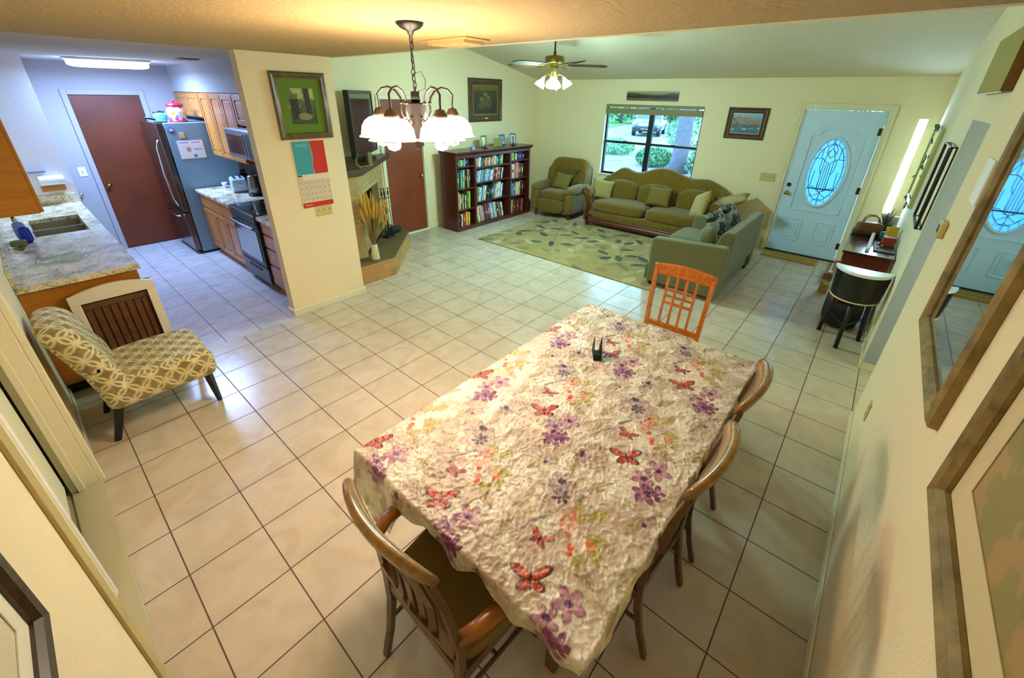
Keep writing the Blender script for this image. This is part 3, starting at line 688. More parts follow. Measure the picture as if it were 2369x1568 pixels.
def cloth():
    ovx0, ovx1, ovy0, ovy1 = .075, .20, .055, .30
    h = .0036
    us = np.arange(TX0 - ovx0, TX1 + ovx1 + h, h); vs = np.arange(TY0 - ovy0, TY1 + ovy1 + h, h)
    U, V = np.meshgrid(us, vs)
    du = np.where(U < TX0, TX0 - U, np.where(U > TX1, U - TX1, 0)); dv = np.where(V < TY0, TY0 - V, np.where(V > TY1, V - TY1, 0))
    du = du * (1 + np.where(U < TX0, 3.9 * np.exp(-(np.abs(V - (-2.80)) / .15) ** 2.2) + .25 * np.sin(V * 30) , 0))
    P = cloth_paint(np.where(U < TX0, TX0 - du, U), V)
    su = np.where(U < TX0, -1, 1); sv = np.where(V < TY0, -1, 1)
    both = np.minimum(du, dv) * 0
    top = 1 - sstep(du + dv, 0, .02)
    k = lambda A, B, sc, sd: noise2(A, B, sc, sd, 2)
    wr = np.abs(k(U + V * .3, V, 17, 31) - .5) * 2; wr2 = np.abs(k(U * 1.5 - V, V + U * .4, 26, 37) - .5) * 2
    wr3 = np.abs(k(U * .8 + V * .9, V - U * .7, 34, 53) - .5) * 2
    cre = (1 - np.clip(wr * 4.5, 0, 1)) * .0034 + (1 - np.clip(wr2 * 4.5, 0, 1)) * .0030 + (1 - np.clip(wr3 * 4, 0, 1)) * .0022 + k(U, V, 6, 41) * .003
    hang = np.maximum(du, dv); hang = np.where((du > 0) & (dv > 0), dv + .3 * du, hang); rnd = .012
    drop = np.where(hang > 0, hang - rnd * (1 - np.exp(-hang / rnd)), 0) + both * 0
    wave = (.012 * np.sin(V * 21 + 1) + .008 * np.sin(V * 47)) * sstep(du, 0, .08) + (.012 * np.sin(U * 19) + .008 * np.sin(U * 43 + 2)) * sstep(dv, 0, .12)
    flare = rnd * (1 - np.exp(-hang / rnd)) + hang * .05
    X = np.clip(U, TX0, TX1) + su * (np.where(du > 0, flare + wave * .8, 0) + np.where(du > dv, -both * .1, 0) ) - su * np.where((dv >= du) & (du > 0), -du * .15 , 0)
    Y = np.clip(V, TY0, TY1) + sv * (np.where(dv > 0, flare + wave, 0))
    nc = (du > 0) & (dv > 0)
    X = np.where(nc, np.clip(U, TX0, TX1) + su * (.012 - .25 * np.minimum(du, .1)) , X)
    Y = np.where(nc, np.clip(V, TY0, TY1) + sv * (.012 + .22 * dv * (sv > 0) + .05 * dv), Y)
    Z = TZ + cre - drop + .006 * np.sin(U * 60) * sstep(hang, .02, .05) * 0
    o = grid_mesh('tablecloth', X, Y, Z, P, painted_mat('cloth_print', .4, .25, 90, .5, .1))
    so = o.modifiers.new('solid', 'SOLIDIFY'); so.thickness = .0012; so.offset = 1
    return tag(o, 'crinkled cream tablecloth printed with butterflies and purple flowers', 'tablecloth')
cloth()
# napkin holder
nh = thing('napkin_holder', 'small black metal napkin holder with two pointed sides on the tablecloth', 'napkin holder', (-.40, -3.055, TZ + .006), math.radians(35))
sh = [(-.055, 0), (.055, 0), (.055, .045), (.0, .13), (-.055, .045)]
for y in (-.022, .019): MB().prism(sh, y, y + .003, 'y').build('side_plate', M_blackm, nh)
MB().box(-.055, .055, -.022, .022, 0, .003).box(-.055, -.052, -.02, .02, 0, .04).build('base_plate', M_blackm, nh)

def hoop_chair(name, label, loc, rz, seatm, group=None, arms=True):
    """bow-backed dining chair; faces +x"""
    t = thing(name, label, 'chair', loc, rz, group)
    MB().soft((.02, 0, .445), (.46, .50, .07), 7, fn=lambda x, y, z: (x, y * (1 + .12 * x / .23), z)).build('seat', seatm, t, smooth=True)
    s = MB().box(-.20, .22, -.235, -.21, .37, .425).box(-.20, .22, .21, .235, .37, .425).box(.205, .23, -.235, .235, .37, .425).box(-.21, -.185, -.19, .19, .37, .425)
    s.build('seat_frame', M_chaird, t)
    for sy in (-1, 1):
        MB().tube([(.20, sy * .215, .43), (.205, sy * .215, .22), (.215, sy * .215, 0)], [.026, .023, .018], 4).build('leg', M_chaird, t, bevel=.003)
        q = [(-.275, sy * .195, 0), (-.235, sy * .20, .14), (-.205, sy * .208, .30), (-.20, sy * .215, .44), (-.205, sy * .225, .58), (-.228, sy * .228, .72), (-.248, sy * .222, .86), (-.278, sy * .208, .985)]
        MB().tube(q, [.020, .021, .024, .025, .023, .021, .020, .019], 4, flat=(1, .8)).build('leg', M_chaird, t, bevel=.003)
        if arms:
            q = [(-.215, sy * .235, .655), (-.15, sy * .262, .672), (-.04, sy * .275, .668), (.06, sy * .268, .655), (.10, sy * .255, .635)]
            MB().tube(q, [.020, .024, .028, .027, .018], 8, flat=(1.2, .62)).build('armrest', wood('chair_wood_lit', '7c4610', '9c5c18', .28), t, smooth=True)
            MB().tube([(.08, sy * .26, .64), (.07, sy * .25, .53), (.08, sy * .235, .40)], [.020, .017, .020], 4).build('arm_post', M_chaird, t, bevel=.003)
    # crest rail: bowed back in plan, rounded top
    n = 20; vs = []; fs = []
    for i in range(n + 1):
        w = -1 + 2 * i / n; y = .222 * w; x = -.315 + .045 * w * w; z = 1.025 - .022 * w * w
        hh = .038 * (1 - .35 * w ** 4); th = .019 * (1 - .3 * w ** 4)
        for (a, b) in ((-1, -1), (-1.1, .2), (-.8, .85), (0, 1.05), (.8, .85), (1.1, .2), (1, -1)):
            vs.append((x + a * th - b * hh * .30, y, z + b * hh * .95))
    for i in range(n):
        for k in range(7): fs.append((i * 7 + k, (i + 1) * 7 + k, (i + 1) * 7 + (k + 1) % 7, i * 7 + (k + 1) % 7))
    fs += [tuple(range(7)), tuple(range(n * 7, n * 7 + 7))[::-1]]
    MB().add(vs, fs).build('crest_rail', M_chairw, t, smooth=True)
    MB().tube([(-.205, -.21, .52), (-.222, 0, .52), (-.205, .21, .52)], .022, 4, flat=(1, .8)).build('back_rail', M_chaird, t)
    for k in range(5):
        y = (k - 2) * .062
        MB().tube([(-.218, y * .9, .53), (-.228, y * .95, .70), (-.268, y, .88), (-.300 + .05 * (y / .22) ** 2, y, .995)], .013 if k != 2 else .02, 4, flat=(1.4, .55)).build('back_slat', M_chaird, t)
    for sy in (-1, 1): MB().tube([(-.225, sy * .20, .2), (.2, sy * .215, .2)], .010, 6).build('stretcher', M_chaird, t)
    MB().tube([(-.02, -.208, .2), (-.02, .208, .2)], .010, 6).build('stretcher', M_chaird, t)
    return t
M_seat = mat('seat_leather_olive', '7c662c', .5, bump=.1, bscale=200, var=.1)
c1 = hoop_chair('dining_chair', 'wooden armchair with curved back and brown seat at the near end of the table', (-1.645, -3.225, 0), math.radians(-2), M_seat)
c2 = hoop_chair('dining_chair', 'curved-back dining chair on the wall side of the table, nearer the big pictures', (-1.0, -3.575, 0), PI / 2 - .02, M_seat, None, False)
c3 = copy_tree(c2); c3.location = (-.465, -3.575, 0); c3.rotation_euler = (0, 0, PI / 2 + .03); c3['label'] = 'curved-back dining chair on the wall side of the table, nearer the front door'
for c in (c2, c3): c['group'] = 'curved-back dining chairs on the wall side of the table'
# far chair: straight lattice back, faces -x
fc = thing('dining_chair', 'honey-orange dining chair with lattice slat back at the far end of the table', 'chair', (.50, -3.115, 0), PI)
MB().soft((0, 0, .45), (.42, .43, .06), 8).build('seat', M_seat, fc, smooth=True)
MB().box(-.2, .2, -.21, -.19, .37, .43).box(-.2, .2, .19, .21, .37, .43).box(.185, .205, -.19, .19, .37, .43).box(-.205, -.185, -.19, .19, .37, .43).build('seat_frame', M_far, fc)
for sy in (-1, 1):
    MB().tube([(.19, sy * .19, .43), (.19, sy * .19, 0)], [.024, .018], 4).build('leg', M_far, fc, bevel=.003)
    MB().tube([(-.24, sy * .20, 0), (-.20, sy * .20, .42), (-.22, sy * .208, .7), (-.265, sy * .215, .955)], [.02, .024, .022, .02], 4).build('leg', M_far, fc, bevel=.003)
def yb(z): return -.20 - .065 * ((z - .42) / .53) ** 1.4
vs = []; fs = []; n = 12
for i in range(n + 1):
    w = -1 + 2 * i / n; y = .232 * w; x = yb(.955) - .012 * (1 - w * w); zt = .985 + .018 * (1 - w * w); zb = .905
    vs += [(x - .016, y, zb), (x - .02, y, zt - .006), (x, y, zt + .003), (x + .016, y, zt - .006), (x + .014, y, zb)]
for i in range(n):
    for k in range(5): fs.append((i * 5 + k, (i + 1) * 5 + k, (i + 1) * 5 + (k + 1) % 5, i * 5 + (k + 1) % 5))
fs += [(0, 1, 2, 3, 4), tuple(range(n * 5, n * 5 + 5))[::-1]]
MB().add(vs, fs).build('crest_rail', M_far, fc, smooth=False, bevel=.004)
for k in range(4):
    y = (k - 1.5) * .072
    MB().tube([(yb(z), y, z) for z in (.52, .65, .8, .91)], .0155, 4, flat=(.75, 1)).build('back_slat', M_far, fc)
for z in (.70, .755, .81):
    MB().box(yb(z) - .008, yb(z) + .008, -.118, .118, z - .009, z + .009).build('cross_bar', M_far, fc)
MB().box(yb(.5) - .012, yb(.5) + .012, -.2, .2, .49, .53).build('back_rail', M_far, fc)

# ------------------------------------------------------------------ chandelier
ch = thing('chandelier', 'five-armed bronze chandelier with glowing white bell shades on a chain', 'chandelier', (CHX, CHY, CH))
T = Matrix.Identity(4)
MB().lathe([(.001, 0), (.066, 0), (.064, -.008), (.045, -.024), (.016, -.036), (.012, -.05), (.001, -.052)], seg=32).build('canopy', M_iron, ch, smooth=True)
cn = MB(); z = -.05; k = 0
while z > -.275:
    a = k * PI / 2 + .25 * (k % 3); T = Matrix.Translation((.002 * math.sin(k * 2), 0, z - .017)) @ Matrix.Rotation(a, 4, 'Z')
    ring = [(.0085 * math.cos(t), 0, .019 * math.sin(t)) for t in np.linspace(0, 2 * PI, 17)]
    cn.tube(ring, .0023, 5, T=T, cap=False); z -= .0275; k += 1
cn.build('chain', M_iron, ch, smooth=True)
MB().tube([(.004 * math.sin(q * 3), .006 * math.cos(q * 2), -.05 - .03 * q) for q in range(8)], .0018, 5).tube([(0, 0, -.21), (.03, -.02, -.20), (.045, -.03, -.235), (.042, -.028, -.275), (.01, -.005, -.29)], .0018, 5).build('cord', M_bronze, ch, smooth=True)
MB().lathe([(.001, -.285), (.018, -.287), (.022, -.292), (.022, -.335), (.001, -.337)], seg=20).build('socket_cup', M_iron, ch, smooth=True)
MB().lathe([(.001, -.336), (.045, -.338), (.046, -.343), (.042, -.346), (.041, -.395), (.038, -.40), (.036, -.505), (.039, -.508), (.031, -.512), (.027, -.54), (.006, -.544), (.005, -.556), (.008, -.56), (.001, -.568)], seg=28).build('body', mat('aged_bronze', '120d06', .75, spec=.15), ch, smooth=True)
shade_em = mat('shade_glow', 'fff2d0', .4, em='ffe8da', ems=14)
for (sx, sy) in CH_SH:
    dx, dy = sx - CHX, sy - CHY; R_ = math.hypot(dx, dy); ux, uy = dx / R_, dy / R_
    P_ = lambda r_, z: (ux * r_, uy * r_, z)
    arm = MB()
    arm.tube([P_(.03, -.39), P_(.052, -.41), P_(.068, -.40), P_(.076, -.375), P_(.072, -.345), P_(.078, -.315), P_(.10, -.285), P_(.135, -.268), P_(.17, -.275), P_(.195, -.30), P_(R_, -.345), P_(R_, -.37)], .0055, 8)
    arm.tube([P_(.058 + .017 * math.cos(t), -.432 + .017 * math.sin(t)) for t in np.linspace(0, 1.7 * PI, 12)], .004, 6)
    arm.lathe([(.009, 0), (.009, .012)], c=P_(.073, -.345), seg=10)
    arm.build('arm', M_nickel, ch, smooth=True)
    MB().lathe([(.010, -.362), (.022, -.366), (.026, -.378), (.034, -.386), (.036, -.402), (.030, -.404)], c=P_(R_, 0), seg=20).build('shade_holder', M_bronze, ch, smooth=True)
    sd = MB().lathe([(.032, -.402), (.056, -.407), (.080, -.424), (.096, -.450), (.101, -.477), (.104, -.492), (.114, -.498), (.113, -.501), (.102, -.496), (.098, -.479), (.091, -.453), (.077, -.428), (.054, -.411), (.030, -.405)], c=P_(R_, 0), seg=32, cap=False).build('lamp_shade', shade_em, ch, smooth=True, label='glowing white glass bell shade')
    rr_ = .1135; MB().tube([(ux * R_ + rr_ * math.cos(t), uy * R_ + rr_ * math.sin(t), -.500) for t in np.linspace(0, 2 * PI, 41)], .0022, 6, cap=False).build('shade_rim', mat('rim_cream', 'a08a50', .4), ch, smooth=True)
    MB().lathe([(.001, -.47), (.018, -.475), (.030, -.50), (.034, -.522), (.026, -.540), (.001, -.549)], c=P_(R_, 0), seg=16).build('bulb', mat('bulb_glow', 'ffffff', .4, em='fff6dc', ems=6), ch, smooth=True)

# ------------------------------------------------------------------ ceiling fan
fz = vz(FNX)
fn_ = thing('ceiling_fan', 'antique brass ceiling fan with wooden blades and three lit glass shades', 'ceiling fan', (FNX, FNY, fz))
fan_m = mat('fan_brass', '8a7a3a', .3, metal=.8)
D = lambda z: z - fz
MB().lathe([(.001, -.01), (.06, -.01), (.05, -.05), (.015, -.06)], seg=24).build('canopy', fan_m, fn_, smooth=True)
MB().tube([(0, 0, -.03), (0, 0, D(2.60))], .011, 10).build('downrod', fan_m, fn_, smooth=True)
MB().lathe([(.001, D(2.62)), (.018, D(2.62)), (.02, D(2.585)), (.05, D(2.58)), (.105, D(2.572)), (.115, D(2.56)), (.115, D(2.51)), (.105, D(2.498)), (.06, D(2.492)), (.001, D(2.49))], seg=36).build('motor', fan_m, fn_, smooth=True)
MB().lathe([(.001, D(2.492)), (.045, D(2.49)), (.048, D(2.44)), (.035, D(2.41)), (.03, D(2.36)), (.001, D(2.35))], seg=28).build('light_kit', fan_m, fn_, smooth=True)
blade_m = wood('fan_blade', '3c2812', '56401e', .7, coat=0)
fan_yaw = math.atan2(-.652, .757) ; 
for k in range(5):
    a = math.radians(-49 + 72 * k + 4); T = Matrix.Rotation(a, 4, 'Z') @ Matrix.Translation((0, 0, D(2.48))) @ Matrix.Rotation(math.radians(12), 4, 'X')
    out = [(.17, -.05), (.20, -.062), (.56, -.072), (.62, -.055), (.645, 0), (.62, .055), (.56, .072), (.20, .062), (.17, .05)]
    MB().prism(out, -.004, .004, 'z', T).build('blade', blade_m, fn_)
    MB().prism([(.07, -.012), (.15, -.014), (.21, -.04), (.235, 0), (.21, .04), (.15, .014), (.07, .012)], -.010, -.004, 'z', T).build('blade_iron', M_brass, fn_)
fsh = mat('fan_shade_glow', 'f4faff', .3, em='ccfff8', ems=14)
for k in range(4):
    a = math.radians(25 + 90 * k); c_, s_ = math.cos(a), math.sin(a)
    MB().tube([(.02 * c_, .02 * s_, D(2.37)), (.07 * c_, .07 * s_, D(2.385)), (.11 * c_, .11 * s_, D(2.37)), (.125 * c_, .125 * s_, D(2.335))], .007, 8).build('lamp_arm', M_brass, fn_, smooth=True)
    T = Matrix.Translation((.125 * c_, .125 * s_, D(2.34))) @ Matrix.Rotation(a, 4, 'Z') @ Matrix.Rotation(math.radians(-30), 4, 'Y')
    MB().lathe([(.016, .01), (.018, -.01), (.03, -.03), (.05, -.06), (.062, -.10), (.058, -.10), (.045, -.06), (.024, -.03), (.012, -.01)], seg=16, T=T, cap=False).build('lamp_shade', fsh, fn_, smooth=True, label='lit ribbed glass shade')
MB().tube([(.03, -.03, D(2.36)), (.03, -.03, D(2.20))], .0015, 5).build('pull_chain', M_brass, fn_)

# kitchen light, vents
kl = thing('ceiling_light', 'oval white fluorescent light glowing on the kitchen ceiling', 'ceiling light', (KLX, KLY, CH))
kT = Matrix.Rotation(math.radians(-10), 4, 'Z')
MB().soft((0, 0, -.045), (.72, .46, .085), 5, T=kT).build('diffuser', mat('tube_glow', 'ffffff', .4, em='a8c0ff', ems=8.5), kl, smooth=True)
MB().soft((0, 0, -.012), (.76, .50, .03), 6, T=kT).build('base_ring', M_white, kl, smooth=True)
av = thing('ceiling_vent', 'cream louvred air vent in the dining ceiling beside the chandelier', 'vent', (-.30, -1.82, CH))
MB().box(-.10, .10, -.20, .20, -.010, 0).build('vent_frame', M_ceil, av, bevel=.004)
lv = MB()
for k in range(5): lv.obox((-.06 + .03 * k, 0, -.022), (.022, .30, .004), (0, .6, 0))
lv.build('louvre', M_ceil, av)
MB().box(-.08, .08, -.16, .16, -.026, -.010).build('vent_neck', M_ceil, av)
kv = put(MB().box(-.80, -.62, 1.85, 2.05, CH - .012, CH), 'ceiling_vent', mat('vent_dark', '8a6a50', .6), 'small brown-edged air vent on the kitchen ceiling', 'vent', bevel=.004)

# ================================================================== LIVING ROOM
# rug
def rug():
    x0, x1, y0, y1 = 2.36, 4.45, -2.30, .70
    h = .008; U, V = np.meshgrid(np.arange(x0, x1, h), np.arange(y0, y1, h))
    n1 = noise2(U, V, 5, 51, 3)
    P = np.zeros(U.shape + (3,)) + hexc('968448'); P = mixp(P, 'a8945c', sstep(n1, .45, .6) * .7)
    r_ = np.random.default_rng(12)
    for k in range(150):
        P = leafp(P, U, V, r_.uniform(x0, x1), r_.uniform(y0, y1), r_.uniform(.16, .32), r_.uniform(.04, .075), r_.uniform(0, 6.28), r_.choice(['b0a068', '6e622e', 'c0b284', '96843e', '7e7036']), .75)
    LV = [(3.64, 0.38), (3.24, 0.41), (3.04, 0.39), (3.94, 0.48), (4.14, 0.4), (2.9, -0.1), (2.98, -0.34), (3.12, -0.55), (3.74, -0.3), (3.54, -0.77), (4.18, -0.56), (3.53, -0.26), (3.84, -1.08), (3.86, -1.26), (3.19, -1.16), (3.0, -1.31), (3.1, -1.47), (3.33, -1.57), (4.04, -1.36), (3.54, -1.38), (3.32, -1.75), (3.57, -0.54), (3.3, 0.05), (3.72, 0.08), (3.9, -.75), (4.2, -1.0), (4.2, 0.0), (3.05, -1.8), (4.3, -1.7)]
    for pa, pb in (((4.3, .45), (3.0, .35)), ((4.2, .1), (2.9, -.3)), ((4.3, -.6), (3.1, -.6)), ((4.4, -1.2), (3.0, -1.4)), ((4.2, -1.9), (3.0, -1.5))):
        for q in np.linspace(0, 1, 40): P = blob(P, U, V, pa[0] + (pb[0] - pa[0]) * q, pa[1] + (pb[1] - pa[1]) * q + .06 * math.sin(q * 5), .024, .008, 2.8, '4c5a38', .75)
    for k_, (lx_, ly_) in enumerate(LV):
        an = r_.uniform(-.5, .5) + (2.4 if k_ % 2 else -2.4); L = r_.uniform(.22, .29)
        P = leafp(P, U, V, lx_ - math.cos(an) * L / 2, ly_ - math.sin(an) * L / 2, L, r_.uniform(.045, .058), an, r_.choice(['26382a', '344632', '22342c', '3a422a']), .95)
    dx = np.minimum(np.minimum(U - x0, x1 - U), np.minimum(V - y0, y1 - V))
    Z = .012 - .010 * (dx < .006) + 0 * U
    o = grid_mesh('area_rug', U, V, Z, P, painted_mat('rug_pile', .95, .5, 400, .1, .3), smooth=False)
    so = o.modifiers.new('solid', 'SOLIDIFY'); so.thickness = .008; so.offset = -1
    return tag(o, 'olive and tan area rug with dark green leafy branches', 'rug')
rug()

# camelback sofa, faces -x
so = thing('sofa', 'olive camelback sofa with carved mahogany trim under the front window', 'sofa', (4.75, -1.19, 0), math.radians(1.5))
SL_, SR_ = 1.17, -1.17       # local y of left / right ends
def camel(y):
    # height of the back over local y (left +)
    return .80 + .13 * math.exp(-((y - .76) / .22) ** 2) * 0 + .27 * math.exp(-((y + .02) / .52) ** 2) + .17 * math.exp(-((y - .74) / .22) ** 2) + .13 * math.exp(-((y + .78) / .26) ** 2) - .06 * (abs(y) > 1.05)
n = 44; vs = []; fs = []
for i in range(n + 1):
    y = 1.13 - 2.26 * i / n; zt = camel(y); L = .0 if abs(y) < 1.0 else (abs(y) - 1.0) * 1.2
    prof = [(.20 - L, .30), (.17 - L, .55), (.22 - L, zt - .12), (.24 - L, zt - .03), (.29 - L, zt), (.36 - L, zt - .02), (.39 - L, zt - .10), (.38 - L, .50), (.36 - L, .12), (.22 - L, .12)]
    vs += [(x, y, z) for x, z in prof]
m_ = len(prof)
for i in range(n):
    for k in range(m_): fs.append((i * m_ + k, i * m_ + (k + 1) % m_, (i + 1) * m_ + (k + 1) % m_, (i + 1) * m_ + k))
fs += [tuple(range(m_))[::-1], tuple(range(n * m_, n * m_ + m_))]
MB().add(vs, fs).build('backrest', M_olive, so, smooth=True)
MB().box(-.36, .30, -1.02, 1.02, .12, .30).build('base', M_olive, so, bevel=.02)
MB().soft((-.375, 0, .235), (.09, 2.06, .14), 3).build('front_apron', M_olive2, so, smooth=True)
pr = [(-.40, -.02), (-.425, 0), (-.425, .035), (-.405, .06), (-.42, .075), (-.40, .10), (-.36, .10), (-.36, -.02)]
MB().prism([(a, b + .09) for a, b in pr], -1.06, 1.06, 'y').build('carved_rail', M_mahog, so, bevel=.004)
for y in (.50, -.50):
    MB().soft((-.10, y, .385), (.66, .99, .19), 5, puff=.25).build('seat_cushion', M_olive2, so, smooth=True)
for y, w in ((.66, .62), (0, .68), (-.66, .62)):
    MB().soft((.12, y, .60), (.20, w, .38), 3.2, rot=(0, .25, 0), fn=lambda x, yy, z: (x * (1 + .25 * math.cos(yy * 9)), yy, z * (1 + .1 * math.cos(yy * 6)))).build('back_cushion', M_olive2, so, smooth=True)
for sy in (-1, 1):
    a = MB()
    nn = 18; vs = []; fs = []
    for i in range(nn + 1):
        t = i / nn; x = -.40 + .76 * t; zt = .66 + .05 * t
        for k in range(12):
            an = -PI * .15 + 2 * PI * k / 12
            rr_ = .10 if sy > 0 else .125; vs.append((x, sy * (1.095 + rr_ * math.cos(an)), zt - .075 + (.03 if sy < 0 else 0) + rr_ * .92 * math.sin(an)))
    for i in range(nn):
        for k in range(12): fs.append((i * 12 + k, i * 12 + (k + 1) % 12, (i + 1) * 12 + (k + 1) % 12, (i + 1) * 12 + k))
    fs += [tuple(range(12)), tuple(range(nn * 12, nn * 12 + 12))]
    a.add(vs, fs)
    a.box(-.38, .33, sy * 1.02, sy * 1.13, .10, .62)
    a.build('armrest', M_olive, so, smooth=True, bevel=.01)
    q = [(-.42, sy * 1.03, .12), (-.43, sy * 1.05, .25), (-.425, sy * 1.03, .38), (-.42, sy * 1.04, .50), (-.425, sy * 1.09, .60), (-.425, sy * 1.14, .655), (-.425, sy * 1.16, .61), (-.42, sy * 1.12, .585), (-.42, sy * 1.10, .61)]
    MB().tube(q, [.038, .032, .030, .034, .036, .034, .028, .022, .014], 8).build('arm_scroll', M_mahog, so, smooth=True)
    for x in (-.38, .30):
        MB().lathe([(.02, 0), (.03, .01), (.035, .05), (.025, .08), (.045, .11), (.045, .13)], c=(x, sy * 1.04, 0), seg=14).build('leg', M_mahog, so, smooth=True)
def pillow(name, label, c, w, h, t, rot, m, group=None, pinch=.1):
    o = MB().pillow((0, 0, 0), w, h, t, n=16, pinch=pinch).build(name, m, None, smooth=True, weld=True)
    o.location = c; o.rotation_euler = rot
    return tag(o, label, 'pillow', group)
pillow('throw_pillow', 'pale olive square pillow leaning in the left corner of the sofa', (4.62, -.26, .63), .40, .36, .15, (math.radians(-20), math.radians(8), math.radians(-62)), mat('pillow_pale', '968a4c', .9, bump=.3, bscale=40, var=.1))
pillow('throw_pillow', 'tall tan pillow propped against the right arm of the sofa', (4.46, -2.05, .66), .46, .44, .15, (math.radians(18), math.radians(20), math.radians(38)), M_tan)
pillow('throw_pillow', 'olive square pillow standing against the middle of the sofa back', (4.70, -1.30, .64), .42, .34, .14, (math.radians(-20), 0, math.radians(-88)), mat('pillow_olive', '70601f', .9, bump=.3, bscale=40, var=.15))
pillow('throw_pillow', 'tan cushion lying over the right arm of the sofa', (4.78, -2.40, .745), .55, .50, .12, (math.radians(68), 0, math.radians(8)), M_tan)

# recliner, faces -x slightly turned
rc = thing('recliner', 'tufted olive recliner armchair beside the bookcase', 'armchair', (4.68, .66, 0), math.radians(4))
def bk(x, y, z): return (x, y, z)
vs = []; fs = []; n = 16
def rback(y): return 1.07 - .09 * (abs(y) / .40) ** 6
for i in range(n + 1):
    y = .42 - .84 * i / n; zt = rback(y); ed = (abs(y) / .42) ** 8
    prof = [(.12 - .02 * ed, .40), (.14 - .05 * (abs(y) > .28), .62), (.20 - .06 * (abs(y) > .28), .85), (.25, zt - .05), (.30, zt), (.38, zt - .03), (.41, zt - .12), (.38, .5), (.34, .12), (.2, .12)]
    vs += [(x, y, z) for x, z in prof]
m_ = 10
for i in range(n):
    for k in range(m_): fs.append((i * m_ + k, i * m_ + (k + 1) % m_, (i + 1) * m_ + (k + 1) % m_, (i + 1) * m_ + k))
fs += [tuple(range(m_))[::-1], tuple(range(n * m_, n * m_ + m_))]
MB().add(vs, fs).build('backrest', M_olive, rc, smooth=True, bevel=.02)
tf = MB()
for r_, zz in enumerate((.62, .74, .86)):
    for q in range(4 - r_ % 2):
        yy = (q - (3 - r_ % 2) / 2) * .13; tf.soft((.125 + .10 * (zz - .55), yy, zz + .02), (.06, .15, .15), 2.2, nu=12, nv=8)
tf.build('tufted_panel', M_olive2, rc, smooth=True)
MB().soft((-.12, 0, .43), (.62, .56, .18), 4.5, puff=.2).build('seat_cushion', M_olive2, rc, smooth=True)
MB().soft((-.42, 0, .24), (.12, .56, .26), 4).build('footrest', M_olive2, rc, smooth=True)
MB().box(-.34, .34, -.36, .36, .08, .36).build('base', M_olive, rc, bevel=.02)
for sy in (-1, 1):
    MB().soft((-.06, sy * .385, .55), (.80, .20, .17), 3).soft((-.06, sy * .385, .33), (.76, .15, .44), 6).build('armrest', M_olive, rc, smooth=True)
    for x in (-.34, .30): MB().lathe([(.02, 0), (.03, .02), (.028, .10), (.04, .14)], c=(x, sy * .37, 0), seg=12).build('leg', M_mahog, rc, smooth=True)
pillow('throw_pillow', 'square olive pillow resting on the recliner seat', (4.60, .62, .66), .36, .33, .14, (math.radians(-24), math.radians(8), math.radians(-80)), mat('pillow_olive', '70601f', .9, bump=.3, bscale=40, var=.15))

# loveseat seen from behind, faces +y
lv_ = thing('loveseat', 'grey-green loveseat with track arms turned away from the dining table', 'loveseat', (3.37, -2.53, 0), 0)
MB().box(-.80, .60, -.42, .44, .06, .26).build('base', M_sage, lv_, bevel=.015)
bp = [(-.46, .24), (-.485, .79), (-.465, .815), (-.40, .82), (-.34, .78), (-.22, .42), (-.22, .24)]
MB().prism(bp, -.72, .62, 'x').build('backrest', M_sage, lv_, bevel=.02)
for x in (-.845, .60):
    MB().prism([(-.46, .055), (-.475, .655), (-.44, .675), (.36, .625), (.385, .60), (.385, .055)], x - .005, x + .12 if x > 0 else x + .125, 'x').build('armrest', M_sage, lv_, bevel=.018)
for x in (-.40, .255):
    MB().soft((x + .02, .12, .36), (.66, .74, .19), 7, puff=.1).build('seat_cushion', M_sage, lv_, smooth=True)
    MB().soft((x + .02, -.18, .62), (.62, .18, .36), 4, rot=(math.radians(-12), 0, 0)).build('back_cushion', M_sage, lv_, smooth=True)
for x in (-.80, .66):
    for y in (-.40, .33): MB().tube([(x, y, 0), (x, y, .07)], [.028, .038], 4).build('leg', M_blackm, lv_)
def leafpil(o):
    me = o.data; co = np.array([v.co[:] for v in me.vertices]); U, V = co[:, 0] + 2, co[:, 2] + 2
    P = np.zeros((len(co), 3)) + hexc('1a1c18'); n1 = noise2(U * 1.0, V * 1.6, 14, 77, 2)
    P = mixp(P, 'b8b894', sstep(n1, .50, .56)); P = mixp(P, '6c84a0', sstep(n1, .60, .64) * .8)
    at = me.color_attributes.new('paint', 'FLOAT_COLOR', 'POINT'); q = np.ones((len(co), 4)); q[:, :3] = lin(P); at.data.foreach_set('color', q.ravel().astype('f4'))
for k, (x, lab) in enumerate(((3.02, 'black and cream leaf-print pillow on the near half of the loveseat'), (3.54, 'black and cream leaf-print pillow on the far half of the loveseat'))):
    o = MB().pillow((0, 0, 0), .52, .46, .13, n=40, pinch=.1).build('throw_pillow', painted_mat('leaf_print', .85), None, smooth=True)
    o.location = (x, -2.72, .74); o.rotation_euler = (math.radians(-22), math.radians(3), 0); leafpil(o)
    tag(o, lab, 'pillow', 'leaf-print pillows on the loveseat')

